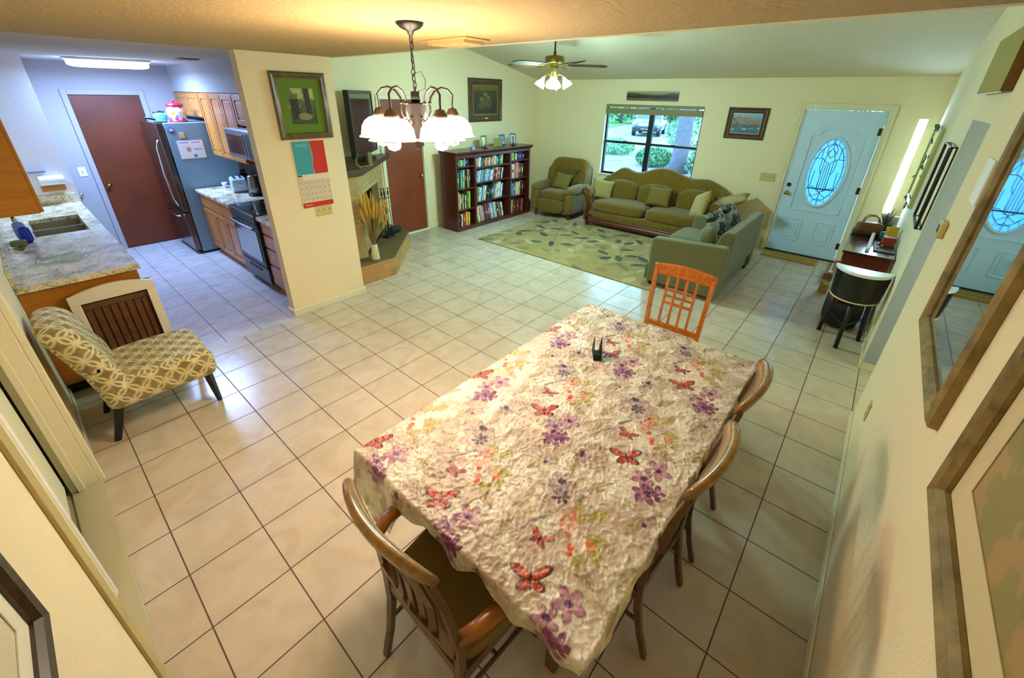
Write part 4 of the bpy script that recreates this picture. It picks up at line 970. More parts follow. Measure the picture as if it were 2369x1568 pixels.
# ------------------------------------------------------------------ bookcase
BX0, BX1, BY0, BY1, BH = 2.38, 4.31, 1.20, 1.58, 1.31
bc = thing('bookcase', 'wide dark wood bookcase in three bays, full of books', 'bookcase', ((BX0 + BX1) / 2, (BY0 + BY1) / 2, 0))
W_ = M_cherry
for a, b in ((BX0, BX0 + .035), (BX1 - .035, BX1)): wp(bx(a, b, BY0, BY1, 0, BH - .04), 'side_panel', W_, bc, bevel=.003)
DV = (2.83, 3.745)
for xd in DV: wp(bx(xd - .022, xd + .022, BY0 + .003, BY1 - .02, .0, BH - .04), 'divider', W_, bc, bevel=.003)
wp(bx(BX0 + .035, BX1 - .035, BY1 - .012, BY1 - .002, .0, BH - .04), 'back_panel', W_, bc)
wp(MB().prism([(BY0 - .045, BH), (BY0 - .045, BH - .018), (BY0 - .02, BH - .045), (BY0 - .005, BH - .06), (BY0 + .02, BH - .06), (BY0 + .02, BH - .04), (BY1, BH - .04), (BY1, BH)], BX0 - .03, BX1 + .03, 'x'), 'top', W_, bc, bevel=.004)
wp(bx(BX0 + .036, BX1 - .036, BY0 + .001, BY0 + .022, BH - .105, BH - .06), 'top_rail', W_, bc)
wp(bx(BX0 + .036, BX1 - .036, BY0 + .001, BY1 - .013, 0, .065), 'plinth', W_, bc)
BAYS = [('left', BX0 + .036, DV[0] - .023, (.065, .37, .72, 1.08)), ('middle', DV[0] + .023, DV[1] - .023, (.065, .44, .77, 1.03)), ('right', DV[1] + .023, BX1 - .036, (.065, .40, .73, 1.06))]
for nm, a, b, zs in BAYS:
    for z in zs[1:]: wp(bx(a, b, BY0 + .006, BY1 - .013, z - .022, z), 'shelf', W_, bc)
COLN = {'white': 'e6e6e0', 'cream': 'd8caa0', 'yellow': 'd8b83a', 'orange': 'd07028', 'red': 'a02c2a', 'maroon': '5c1c20', 'pink': 'cc7c88', 'green': '3e8a4a', 'dark green': '1e3a2c', 'teal': '4a9aa0', 'blue': '3c70b4', 'pale blue': '8ab0cc', 'navy': '1c2a50', 'black': '14161a', 'brown': '5c3a22', 'grey': '8a8c8a', 'lime': '9ac24a', 'purple': '5a3a78'}
ROWS = {
 ('middle', 3): ['cream', 'grey', 'pink', 'white', 'brown', 'blue', 'teal', 'navy', 'yellow', 'yellow', 'orange', 'brown', 'cream', 'red', 'blue', 'pale blue', 'pink', 'pink', 'cream', 'yellow', 'cream', 'blue', 'navy', 'dark green', 'green', 'lime', 'cream'],
 ('middle', 2): ['grey', 'pale blue', 'pale blue', 'white', 'teal', 'pale blue', 'blue', 'teal', 'grey', 'white', 'pale blue', 'blue', 'pale blue', 'white', 'grey', 'red', 'maroon', 'cream', 'red', 'red', 'pink', 'black', 'white', 'teal'],
 ('middle', 1): ['green', 'grey', 'white', 'pale blue', 'navy', 'pale blue', 'grey', 'white', 'black', 'black', 'dark green', 'black', 'navy', 'dark green', 'white', 'grey', 'white', 'navy', 'white', 'white', 'grey', 'white', 'pale blue'],
 ('middle', 0): ['lime', 'cream', 'white', 'pink', 'white', 'grey', 'pale blue', 'maroon', 'brown', 'red', 'maroon', 'brown', 'blue', 'white', 'grey', 'pale blue', 'cream', 'brown', 'brown', 'grey', 'black', 'white'],
 ('left', 3): ['dark green', 'dark green', 'green', 'lime', 'teal', 'blue', 'pale blue', 'black', 'dark green', 'dark green'],
 ('left', 2): ['white', 'green', 'dark green', 'pale blue', 'blue', 'lime', 'grey', 'black', 'brown', 'grey', 'brown'],
 ('left', 1): ['white', 'cream', 'brown', 'yellow', 'navy', 'white', 'black', 'red', 'cream', 'brown', 'green', 'lime'],
 ('left', 0): ['maroon', 'maroon', 'navy', 'white', 'red', 'orange', 'orange', 'yellow', 'yellow', 'black'],
 ('right', 3): ['white', 'lime', 'brown', 'cream', 'navy', 'purple', 'navy'],
 ('right', 2): ['pink', 'cream', 'pink', 'brown', 'maroon', 'brown'],
 ('right', 1): ['teal', 'blue', 'grey', 'brown', 'cream', 'cream', 'brown', 'maroon'],
 ('right', 0): ['cream', 'black', 'cream', 'brown', 'brown', 'black', 'red', 'maroon', 'maroon', 'pink'],
}
ORD = ['first', 'second', 'third', 'fourth', 'fifth', 'sixth', 'seventh', 'eighth', 'ninth', 'tenth', 'eleventh', 'twelfth', 'thirteenth', 'fourteenth', 'fifteenth', 'sixteenth', 'seventeenth', 'eighteenth', 'nineteenth', 'twentieth', 'twenty-first', 'twenty-second', 'twenty-third', 'twenty-fourth', 'twenty-fifth', 'twenty-sixth', 'twenty-seventh', 'twenty-eighth']
SHN = ['bottom', 'lower', 'upper', 'top']
R_ = random.Random(3)
for nm, a, b, zs in BAYS:
    for lv in range(4):
        z = zs[lv]; ztop = (zs[lv + 1] - .022) if lv < 3 else BH - .10
        row = ROWS[(nm, lv)]; n = len(row); room = (b - a); fill = .93
        ws = [R_.uniform(.6, 1.4) for _ in row]; tot = sum(ws); sc = (room * fill - .03) / tot
        lean = {('middle', 3): .10, ('middle', 2): .20, ('middle', 1): .14, ('middle', 0): -.20}.get((nm, lv), .03)
        x = a + .006 + (abs(lean) * .22 if lean < 0 else 0)
        for k, cn_ in enumerate(row):
            w = ws[k] * sc * (.90 if lean else 1); h = min((ztop - z) * R_.uniform(.68, .92), .30); d = R_.uniform(.15, .20)
            yf = BY0 + .03 + R_.uniform(0, .03)
            m = mat('book_' + cn_.replace(' ', '_'), COLN[cn_], .6)
            t = MB()
            tw = w * .88 / max(.9, math.cos(lean))
            t.box(0, tw, 0, .004, 0, h); t.box(0, .0025, .004, d, 0, h); t.box(tw - .0025, tw, .004, d, 0, h)
            # title band on the spine
            o = t.build('book', m)
            MB().box(.0025, tw - .0025, .004, d - .006, .004, h - .004).build('pages', M_paper, o)
            bandc = R_.choice(['white', 'cream', 'black', 'yellow']) if cn_ != 'white' else R_.choice(['blue', 'red', 'black'])
            MB().box(tw * .3, tw * .7, -.0006, 0, h * .4, h * R_.uniform(.5, .75)).build('title_band', mat('book_' + bandc, COLN[bandc], .6), o)
            ln = lean + R_.uniform(-.01, .01)
            o.location = (x + (0 if ln > 0 else 0), yf, z + (math.sin(abs(ln)) * tw if ln > 0 else 0) * 1.0 + (0 if ln > 0 else math.sin(abs(ln)) * tw * 0) + .0005); o.rotation_euler = (0, ln, 0)
            if ln < 0: o.location.z = z + .001
            tag(o, f'{cn_} book, {ORD[k]} from the left on the {SHN[lv]} shelf of the {nm} bay', 'book', f'books on the {SHN[lv]} shelf of the {nm} bay')
            x += w
# standing photo frames and small things on the bookcase
def lin_u(U, V, c1, c2): return np.zeros(U.shape + (3,)) + hexc(c1) * (1 - V[..., None]) + hexc(c2) * V[..., None]
def table_frame(label, x, y, rz, w, h, fm, fn):
    t = thing('photo_frame', label, 'photo frame', (x, y, BH + .001), rz, 'photo frames on the bookcase')
    T = Matrix.Rotation(math.radians(-12), 4, 'X')
    f_ = frame_mb(w, h, .028, .018); f_.v = [tuple(T @ Vector((a, b, c + h / 2))) for a, b, c in f_.v]; f_.build('frame', fm, t)
    o = paint_plane('picture', w - .05, h - .05, fn, painted_mat('photo_print', .4), t, 0, 24); o.data.transform(T @ Matrix.Translation((0, -.006, h / 2)))
    MB().prism([(-.01, .0), (.075, .0), (.045, h * .7), (.04, h * .7)], -.01, .01, 'x').build('easel_back', M_blackm, t)
M_pew = mat('frame_pewter', '6f7c72', .4, metal=.3)
def ph1(u, v): P = lin_u(u, v, 'c8bc50', 'e8e0a0'); return mixp(P, '4a4030', (noise2(u, v, 8, 5) > .62) * (v < .5) * 1.)
def ph2(u, v): P = lin_u(u, v, '9cc4d8', '3c8cc8'); P = mixp(P, 'e8f0f4', (np.abs(v - .72) < .06) * (np.abs(u - .5) < .35) * .8); return mixp(P, '2c5a88', (np.abs(v - .45) < .14) * (np.abs(u - .55) < .3) * .8)
def ph3(u, v): P = lin_u(u, v, 'dcdcd0', 'e4e4d8'); return mixp(P, '5c4a34', (np.abs(u - .5) < .28) * (np.abs(v - .5) < .34) * (.5 + noise2(u, v, 9, 2)))
table_frame('pewter photo frame with yellow picture, left on the bookcase', 3.28, 1.42, .1, .15, .20, M_pew, ph1)
table_frame('blue postcard-like photo frame behind a tan card on the bookcase', 3.80, 1.46, 0, .16, .19, M_pew, ph2)
table_frame('pewter photo frame with white mat, right on the bookcase', 4.04, 1.40, -.1, .15, .20, M_pew, ph3)
put(MB().box(3.50, 3.72, 1.40, 1.406, BH, BH + .14), 'greeting_card', mat('card_tan', '8c8848', .7), 'tan card standing between the photo frames on the bookcase', 'card')
for x, lab in ((3.18, 'left'), (3.92, 'right')):
    put(MB().lathe([(.001, 0), (.025, 0), (.028, .02), (.02, .05), (.008, .065), (.001, .066)], c=(x, 1.30, BH), seg=14), 'figurine', M_mahog, f'small dark round figurine beside the {lab} pewter frame', 'figurine', smooth=True)
put(MB().box(2.86, 2.93, 1.30, 1.36, BH, BH + .05), 'small_box', mat('box_blue', '8aa0e0', .5), 'small pale blue box at the left of the bookcase top', 'box', bevel=.003)
put(MB().box(4.36, 4.44, 1.25, 1.5, 0, .22).box(4.36, 4.44, 1.25, 1.5, .235, .25), 'wooden_crate', M_mahog, 'small dark wooden crate on the floor right of the bookcase', 'crate', bevel=.004)

# ------------------------------------------------------------------ corner fireplace
fp = thing('fireplace', 'corner brick fireplace with dark mantel shelf and raised hearth', 'fireplace', (.6, 1.2, 0))
M_brk = brick('tan_brick', 'b29a62', 'a58850', '9c8c5c', .20, .065, .006)
M_brk2 = brick('hearth_brick', 'b88a50', 'a87a48', 'a08050', .20, .10, .006)
b0 = .38      # face plane y = x + b0 ; along direction s from (0.30,.68)
# body with firebox opening: build as slabs along the diagonal
dd = math.sqrt(.5)
def dg(s_, t): # s along the face from (.32,.70); t outwards towards the room (+x,-y)
    return (.32 + s_ * dd + t * dd, .32 + b0 + s_ * dd - t * dd)
def dslab(mb, s0, s1, t0, t1, z0_, z1_):
    q = [dg(s0, t0), dg(s1, t0), dg(s1, t1), dg(s0, t1)]; return mb.prism(q, z0_, z1_, 'z')
FW = 1.48; OS0, OS1, OZ0, OZ1 = .34, 1.12, .275, .98
bd = MB(); dslab(bd, 0, OS0, -.10, 0, .0, 1.26); bd.prism([dg(OS1, -.10), dg(1.382, -.10), dg(1.481, 0), dg(OS1, 0)], 0, 1.26, 'z'); dslab(bd, OS0, OS1, -.10, 0, OZ1, 1.26); dslab(bd, OS0, OS1, -.10, 0, 0, OZ0 - .01)
bd.box(0.001, .32, .62, .70, 0, 1.26)
wp(bd, 'brick_face', M_brk, fp)
soot = mat('soot', '14180f', .9); fb = MB()
dslab(fb, OS0 - .02, OS1 + .02, -.30, -.28, .2, 1.1); dslab(fb, OS0 - .02, OS0, -.28, -.10, .2, 1.1); dslab(fb, OS1, OS1 + .02, -.28, -.10, .2, 1.1); dslab(fb, OS0, OS1, -.28, -.10, .24, .262); dslab(fb, OS0, OS1, -.28, -.10, 1.02, 1.04)
wp(fb, 'firebox', soot, fp)
mt = [(.002, .60), (.36, .60), (.40, .63), (1.50, 1.70), (1.50, 1.748), (.002, 1.748)]
wp(MB().prism(mt, 1.26, 1.33, 'z'), 'mantel', wood('mantel_wood', '3a2818', '513822', .5), fp, bevel=.006)
ht = [(.002, .415), (.57, .415), (1.36, 1.19), (1.36, 1.745), (1.2, 1.745), dg(FW, .001), dg(0, .001), (.30, .615), (.002, .615)]
wp(MB().prism(ht, 0, .235, 'z'), 'hearth_base', M_brk2, fp)
wp(MB().prism([(a, b) for a, b in ht], .235, .262, 'z'), 'hearth_top', brick('hearth_slate', '5c5030', '665a38', '4c4226', .30, .30, .006, .5, False), fp, bevel=.004)
# log grate glow none; TV on the mantel
tv = thing('television', 'large dark flat television leaning on the corner mantel', 'television', (.90, 1.31, 1.331), math.atan2(.74, .77))
MB().box(-.54, .54, .0, .055, .07, .84).build('cabinet', M_blackm, tv, bevel=.012)
MB().box(-.50, .50, -.004, .0, .115, .80).build('screen', mat('tv_screen', '10100c', .12, spec=.8), tv)
MB().box(-.54, .54, -.012, .002, .80, .84).box(-.54, .54, -.012, .002, .07, .115).box(-.54, -.50, -.012, .002, .115, .80).box(.50, .54, -.012, .002, .115, .80).build('bezel', M_black, tv, bevel=.003)
MB().box(-.25, .25, -.05, .12, 0, .016).box(-.05, .05, .02, .05, .016, .09).build('stand', M_black, tv, bevel=.004)
put(MB().tube([(.40, .66, 1.335), (.36, .70, 1.42), (.42, .72, 1.50), (.40, .76, 1.36), (.46, .72, 1.34), (.55, .80, 1.336), (.60, .78, 1.338), (.66, .82, 1.336)], .004, 6), 'cable', mat('cable_white', 'b0a060', .6), 'loose pale cable trailing on the mantel beside the television', 'cable', smooth=True)
put(MB().box(.63, .69, .86, .92, 1.331, 1.48), 'speaker_box', mat('box_olive', '6a6238', .6), 'small upright box on the mantel beside the television', 'box', bevel=.005)
# vase with wheat
vz_ = thing('vase', 'white ceramic vase with a leaf motif on the brick hearth', 'vase', (.33, .475, .264))
MB().lathe([(.001, 0), (.046, 0), (.05, .01), (.045, .09), (.037, .17), (.038, .195), (.034, .195), (.032, .17), (.001, .16)], seg=24).build('body', mat('vase_white', 'd8cfa8', .35), vz_, smooth=True)
lf = MB()
for q in range(5): lf.soft((-.012 + .006 * q, -.0475 + .0015 * q, .05 + .02 * q), (.016, .004, .012), 2.2, rot=(0, .6 * (-1) ** q, 0), nu=8, nv=6)
lf.build('leaf_motif', mat('leaf_gold', 'a8a04c', .5), vz_)
wh = MB(); st = MB(); R2 = random.Random(8)
for k in range(70):
    a = R2.uniform(0, 2 * PI); sp_ = R2.uniform(.02, .17) * (1 + .3 * math.cos(a)); hgt = R2.uniform(.50, .72) - sp_ * .6
    tip = (.33 + sp_ * math.cos(a) + .02, .475 + sp_ * math.sin(a) * .8 + .03, .264 + hgt)
    mid = (.33 + .025 * math.cos(a), .475 + .025 * math.sin(a), .264 + .22); basep = (.33 + .01 * math.cos(a), .475 + .01 * math.sin(a), .264 + .165)
    st.tube([basep, mid, tip], .0022, 4)
    t2 = Vector(tip); dv_ = (t2 - Vector(mid)).normalized(); wh.tube([t2 - dv_ * .02, t2 + dv_ * .04, t2 + dv_ * .10, t2 + dv_ * .15], [.004, .009, .008, .002], 5)
wt = put(wh, 'dried_wheat', mat('wheat', 'c89838', .8), 'bunch of golden dried wheat standing in the white vase', 'dried flowers')
wt['kind'] = 'stuff'
st.v = [tuple(Vector(p) - wt.location) for p in st.v]
st.build('stalks', mat('wheat_stalk', '8a7440', .8), wt)
# fire tools
ft = thing('fireplace_tools', 'dark metal fireplace tool set on the hearth', 'fireplace tools', (.98, 1.14, .263))
MB().lathe([(.001, 0), (.09, 0), (.08, .02), (.012, .025)], seg=20).tube([(0, 0, .02), (0, 0, .62)], .008, 8).tube([(-.08, 0, .56), (.08, 0, .56)], .006, 6).build('stand', M_iron, ft)
for nm, x in (('poker', -.06), ('shovel', -.015), ('brush', .045)):
    MB().tube([(x, -.03, .08), (x, -.02, .60)], .005, 6).lathe([(.001, .60), (.010, .60), (.012, .64), (.005, .67), (.012, .69), (.001, .71)], c=(x, -.02, 0), seg=10).soft((x, -.03, .07), (.04, .02, .10), 4, nu=10, nv=8).build(nm, M_iron, ft)
put(MB().soft((1.16, 1.25, .31), (.20, .10, .09), 3).tube([(1.08, 1.22, .30), (1.0, 1.14, .29)], .01, 6), 'bellows', M_blackm, 'black hearth brush lying on the hearth by the tools', 'brush', smooth=True)

# ------------------------------------------------------------------ pictures on walls
def wall_picture(label, c, w, h, facing, fm, bw, fn, matc=None, matw=0, depth=.025, nx=90, cat='picture', name='framed_picture', gl=True):
    rz = {'-x': -PI / 2, '-y': 0, '+y': PI, '+x': PI / 2}[facing]
    t = thing(name, label, cat, c, rz)
    frame_mb(w, h, bw, depth).build('frame', fm, t)
    iw, ih = w - 2 * bw, h - 2 * bw
    if matc:
        a, b = iw / 2 + .003, ih / 2 + .003; q, r2 = iw / 2 - matw, ih / 2 - matw
        MB().box(-a, -q, -.006, -.004, -b, b).box(q, a, -.006, -.004, -b, b).box(-q, q, -.006, -.004, -b, -r2).box(-q, q, -.006, -.004, r2, b).build('mat_board', mat('mat_' + matc, matc, .8), t)
    paint_plane('print', iw - 2 * matw + .006, ih - 2 * matw + .006, fn, painted_mat('art_print', .5), t, -.0035, nx)
    return t
def p_garden(u, v):
    P = lin_u(u, v, '3a3a16', '6a6c38'); n1 = noise2(u, v, 4, 3, 4)
    P = mixp(P, 'a8ac68', sstep(n1, .5, .62) * (v > .4)); P = mixp(P, '202210', (np.abs(u - .72) < .08 + .05 * noise2(u, v, 9, 4)) * (v > .25) * .9); P = mixp(P, '1c1e0e', (np.abs(u - .22) < .10 + .1 * n1) * (v > .15) * (v < .7) * .9)
    P = mixp(P, 'b4b478', (np.hypot((u - .55) / .28, (v - .22) / .10) < 1) * .5); return P
def p_group(u, v):
    P = lin_u(u, v, '2e260e', '50481c'); n1 = noise2(u, v, 5, 13, 4)
    for cx, cy in ((.35, .55), (.62, .6), (.5, .72)): P = mixp(P, '8a7c48', (np.hypot((u - cx) / .10, (v - cy) / .09) < 1 - .3 * n1) * .8); P = mixp(P, '5c5428', (np.hypot((u - cx) / .17, (v - cy + .22) / .2) < 1 - .3 * n1) * .8)
    return mixp(P, '7a7040', (v > .86) * .6)
def p_harbour(u, v):
    n1 = noise2(u, v, 6, 23, 4); P = lin_u(u, v, '2c5878', '8ab4c8')
    P = mixp(P, 'b06a40', ((v > .42) & (v < .9 - .5 * np.abs(u - .3)) & (n1 > .42)) * .9); P = mixp(P, '6a3c30', ((v > .40) & (v < .8 - .4 * u) & (n1 > .58)) * .8); P = mixp(P, '3c4a30', ((v > .3) & (v < .45) & (n1 < .5)) * .8)
    return mixp(P, 'd8d0c0', (np.abs(v - .22 - .12 * (u - .5)) < .03) * (n1 > .45) * .8)
def p_pano(u, v):
    n1 = noise2(u * 4, v, 4, 33, 4); P = lin_u(u, v, '4c4426', 'a8a078'); r_ = .72 + .12 * np.sin(u * 7 + 1) * n1 * 1.6
    P = mixp(P, '3c3a28', (v < r_) * .9); P = mixp(P, '141608', (v < .5 + .1 * n1) * .9); return mixp(P, '7a5c40', (v < .18 + .12 * (1 - u)) * .8)
def p_floral(u, v):
    n1 = noise2(u * 2, v * 2, 6, 43, 4); P = lin_u(u, v, 'a88c5c', 'b8a07c'); P = mixp(P, '8a8450', sstep(n1, .5, .6) * .8); P = mixp(P, '4e5228', sstep(noise2(u * 2, v * 2, 9, 45), .55, .62) * (v > .35) * .8)
    for cx, cy in ((.3, .62), (.5, .75), (.25, .82), (.6, .55), (.42, .5), (.14, .42), (.22, .30), (.12, .58), (.30, .42)): P = petal(P, u, v, cx, cy, .075, 5, 'e4dcc4', .9, cx * 20, .6)
    return P
M_olfr = wood('frame_olive_wood', '4e3c18', '6c5828', .4, (6, 6, 6))
wall_picture('gold-framed green-matted garden print above the calendar', (-.36, .224, 2.02), .50, .56, '-y', M_olfr, .055, p_garden, '5c7a12', .075)
t = wall_picture('brown-framed dim group portrait on the wall above the bookcase', (3.65, 1.749, 2.06), .86, .70, '-y', wood('frame_brown', '3e2810', '5a3c1c', .4, (6, 6, 6)), .10, p_group, '7a6a34', .03)
MB().box(-.04, .04, -.027, -.024, -.30, -.285).build('name_plate', M_brass, t)
wall_picture('small harbour village painting in a brown frame left of the front door', (5.199, -2.25, 1.825), .56, .44, '-x', mat('frame_plain_brown', '4a2a14', .45), .075, p_harbour, 'd8ceaa', .008)
pn = thing('panorama_print', 'narrow frameless mountain panorama over the front window', 'picture', (5.199, -.69, 2.18), -PI / 2)
MB().box(-.46, .46, -.012, 0, -.075, .075).build('board', M_blackm, pn); paint_plane('print', .92, .15, p_pano, painted_mat('art_print', .5), pn, -.0125, 140)
def blank_art(u, v): return lin_u(u, v, 'd8d0b0', 'e4dcc4')
wall_picture('dark-framed picture at the left edge, low on the back wall', (-2.549, -3.36, 1.56), .70, .72, '+x', wood('frame_dark', '2c200c', '4a3818', .4), .045, blank_art, 'e8e4d0', .05)
# right wall: mirror, big picture
mr = thing('wall_mirror', 'large wall mirror in a gilded wooden frame', 'mirror', (-.19, -4.379, 1.76), PI)
frame_mb(.92, 1.10, .062, .035).build('frame', M_goldfr, mr)
bd_ = MB()
for q in range(80):
    for z in (.505, -.505): bd_.soft((-.415 + .83 * q / 79, -.022, z), (.009, .007, .009), 2, nu=6, nv=4)
for q in range(96):
    for x in (.415, -.415): bd_.soft((x, -.022, -.50 + 1.0 * q / 95), (.009, .007, .009), 2, nu=6, nv=4)
bd_.build('beading', M_goldfr, mr, smooth=True)
MB().box(-.40, .40, -.012, -.008, -.49, .49).build('mirror_glass', M_mirror, mr)
wall_picture('large gilded picture of white flowers nearest the camera', (-1.475, -4.379, 1.70), 1.04, 1.0, '+y', M_goldfr, .062, p_floral, 'cfc096', .085, .035, 260)
cv = thing('canvas_picture', 'olive wrapped canvas with brown textured side high on the right wall', 'picture', (1.52, -4.379, 2.355), PI)
MB().box(-.48, .48, -.042, 0, -.15, .15).build('wrapped_canvas', mat('canvas_side', '6a4a22', .8, var=.4, vscale=18), cv)
MB().box(-.478, .478, -.044, -.042, -.148, .148).build('canvas_face', mat('canvas_olive', 'a09650', .8, var=.12), cv)
MB().box(-.48, .48, -.046, -.036, -.156, -.15).build('bottom_edge', M_white, cv)
# calendar on the stub wall
cal = thing('wall_calendar', 'open wall calendar, teal and red picture over a white month page', 'calendar', (-.375, .2235, 1.41))
def p_cal(u, v):
    P = np.zeros(u.shape + (3,)) + hexc('3a9aa6'); P = mixp(P, 'c42418', u > .55 - .02 * np.sin(v * 8)); P = mixp(P, 'b8ae90', np.abs(u - .55 + .02 * np.sin(v * 8)) < .008)
    return mixp(P, 'a8d0d0', ((np.abs(v - .90) < .012) | (np.abs(v - .86) < .012)) * (np.abs(u - .27) < .17) * .6)
def p_page(u, v):
    P = np.zeros(u.shape + (3,)) + hexc('cfc2aa'); P = mixp(P, 'c42418', v < .15)
    gx = np.abs(np.mod(u * 7, 1) - .5) < .10; gy = np.abs(np.mod((v - .15) * 5.9, 1) - .6) < .09
    P = mixp(P, '6a5e58', gx & gy & (v > .17) & (v < .80)); P = mixp(P, 'b0a288', (np.abs(np.mod(u * 7, 1)) < .04) & (v > .17) & (v < .82))
    P = mixp(P, 'ded4bc', (v > .84) & (u > .14)); return mixp(P, '282420', (v > .96) & (u < .14))
paint_plane('picture_page', .31, .305, p_cal, painted_mat('calendar_print', .4), cal, -.006, 90, 0, .158)
paint_plane('month_page', .31, .315, p_page, painted_mat('calendar_print', .4), cal, -.006, 140, 0, -.155)
MB().box(-.155, .155, -.005, 0, -.312, .31).build('backing', M_paper, cal)
text_obj('brand_word', 'PEANUTS', .017, M_paper, cal, (-.10, -.0068, -.29), (PI / 2, 0, 0), .0003)
def plate(name, label, x, y, z, w, h, facing, n=1, m=None, cat='switch', outlet=False):
    rz = {'-x': -PI / 2, '-y': 0, '+y': PI, '+x': PI / 2}[facing]
    t = thing(name, label, cat, (x, y, z), rz)
    MB().box(-w / 2, w / 2, -.006, 0, -h / 2, h / 2).build('plate', m or mat('plate_ivory', 'c8b878', .4), t, bevel=.002)
    for k in range(n):
        cx = (k - (n - 1) / 2) * w / n
        if outlet:
            for s_ in (-1, 1): MB().lathe([(.001, .007), (.014, .007), (.015, .004)], seg=14, T=Matrix.Translation((cx, 0, s_ * h * .2)) @ Euler((PI / 2, 0, 0)).to_matrix().to_4x4()).build('socket', mat('plate_ivory2', 'b8a868', .4), t)
        else: MB().box(cx - .005, cx + .005, -.014, -.006, -.012, .012).build('toggle', mat('plate_ivory2', 'b8a868', .4), t)
    return t
plate('light_switch', 'triple light switch plate half hidden under the calendar', -.33, .2245, 1.055, .17, .12, '-y', 3)
plate('light_switch', 'four-gang switch plate on the wall left of the front door', 5.199, -2.73, 1.09, .21, .12, '-x', 4)
plate('power_outlet', 'low power outlet on the right wall below the mirror', .66, -4.379, .44, .075, .12, '+y', 1, cat='outlet', outlet=True)
plate('light_switch', 'light switch left of the kitchen door', -1.69, 4.129, 1.12, .08, .12, '-y', 1, M_white)
put(MB().soft((-1.80, 4.10, .83), (.05, .05, .05), 3), 'wall_hook', M_chrome, 'tiny chrome hook low on the wall left of the kitchen door', 'hook')
th_ = thing('thermostat', 'small ivory thermostat beside the hall opening', 'thermostat', (1.05, -4.379, 1.50), PI)
MB().box(-.065, .065, -.03, 0, -.045, .045).build('housing', mat('plate_ivory', 'c8b878', .4), th_, bevel=.008)
MB().box(-.03, .03, -.032, -.03, -.018, .022).build('display', M_bronze, th_)
wcrd = put(MB().box(.53, .72, -4.379, -4.372, 1.72, 1.92), 'wall_card', M_paper, 'white paper card pinned on the right wall beside the mirror', 'card')

# desk at the right wall
dk = thing('writing_desk', 'narrow glossy mahogany desk against the right wall', 'desk', (3.68, -4.16, 0))
wp(bx(3.06, 4.30, -4.366, -3.95, .735, .76), 'desk_top', wood('desk_gloss', '3c1a10', '55281a', .12, (2, 14, 14), 1), dk, bevel=.004)
wp(bx(3.08, 3.10, -4.35, -3.97, .56, .735), 'end_panel', M_mahog, dk, bevel=.003)
wp(MB().box(3.10, 4.28, -3.985, -3.97, .63, .735).box(4.26, 4.28, -4.35, -3.985, .56, .735), 'apron', M_mahog, dk)
for k in range(2): wp(MB().box(3.16 + k * .56, 3.66 + k * .56, -3.972, -3.962, .645, .725), 'drawer', M_mahog, dk, bevel=.004)
for x in (3.10, 4.26):
    for y in (-4.33, -3.99): wp(MB().tube([(x, y, 0), (x, y, .56), (x, y, .72)], [.014, .022, .024], 4), 'leg', M_mahog, dk)
# stool
st_ = thing('barrel_stool', 'black barrel stool with white crescent top tucked at the desk', 'stool', (2.54, -4.165, 0))
ang = np.linspace(math.radians(90), math.radians(270), 25); R0 = .205
def arcpoly(r0, dent=.03):
    P = [(r0 * math.cos(a) * 1.15, r0 * math.sin(a)) for a in ang]; P += [(-dent * math.cos(t), -r0 * math.sin(t)) for t in np.linspace(PI / 2, -PI / 2, 9)[1:-1]]; return P
P_ = [(p[0], -p[1]) for p in arcpoly(R0 + .008)]
sh_ = MB(); vs = []
lv_z = [(.485, .90), (.50, .93), (.60, .97), (.72, 1.0), (.745, 1.0)]
for z, k in lv_z: vs += [(R0 * 1.15 * math.cos(a) * k, R0 * math.sin(a) * k, z) for a in ang]
nA = len(ang)
fs = [(i * nA + j, i * nA + j + 1, (i + 1) * nA + j + 1, (i + 1) * nA + j) for i in range(len(lv_z) - 1) for j in range(nA - 1)]
b_ = len(vs); vs += [(0, y, z) for z, k in lv_z for y in (R0 * k, -R0 * k)]
for i in range(len(lv_z) - 1): fs.append((b_ + 2 * i, b_ + 2 * i + 2, b_ + 2 * i + 3, b_ + 2 * i + 1))
fs.append(tuple(range(nA))); fs.append(tuple(range((len(lv_z) - 1) * nA, len(lv_z) * nA))[::-1])
sh_.add(vs, fs).build('barrel_back', mat('stool_black', '0c100e', .35), st_, smooth=False)
MB().prism(arcpoly(R0 + .012, .05), .745, .775, 'z').build('crescent_top', mat('stool_white', 'e4ecf4', .3), st_, bevel=.008, label='white crescent top')
MB().tube([(R0 * 1.15 * .905 * math.cos(a), R0 * .905 * math.sin(a), .487) for a in ang], .008, 8).build('piping', mat('piping_cream', 'd8d0a0', .6), st_, smooth=True)
for lx, ly, tx, ty in ((-.19, -.01, -.17, 0), (.12, .165, .08, .13), (.12, -.165, .08, -.13)):
    MB().tube([(tx, ty, .50), (lx, ly, .0)], [.022, .018], 8).build('leg', M_black, st_, smooth=True)
MB().tube([(-.18, -.005, .24), (.10, .15, .24), (.10, -.15, .24), (-.18, -.005, .24)], .008, 6).build('foot_ring', M_black, st_)
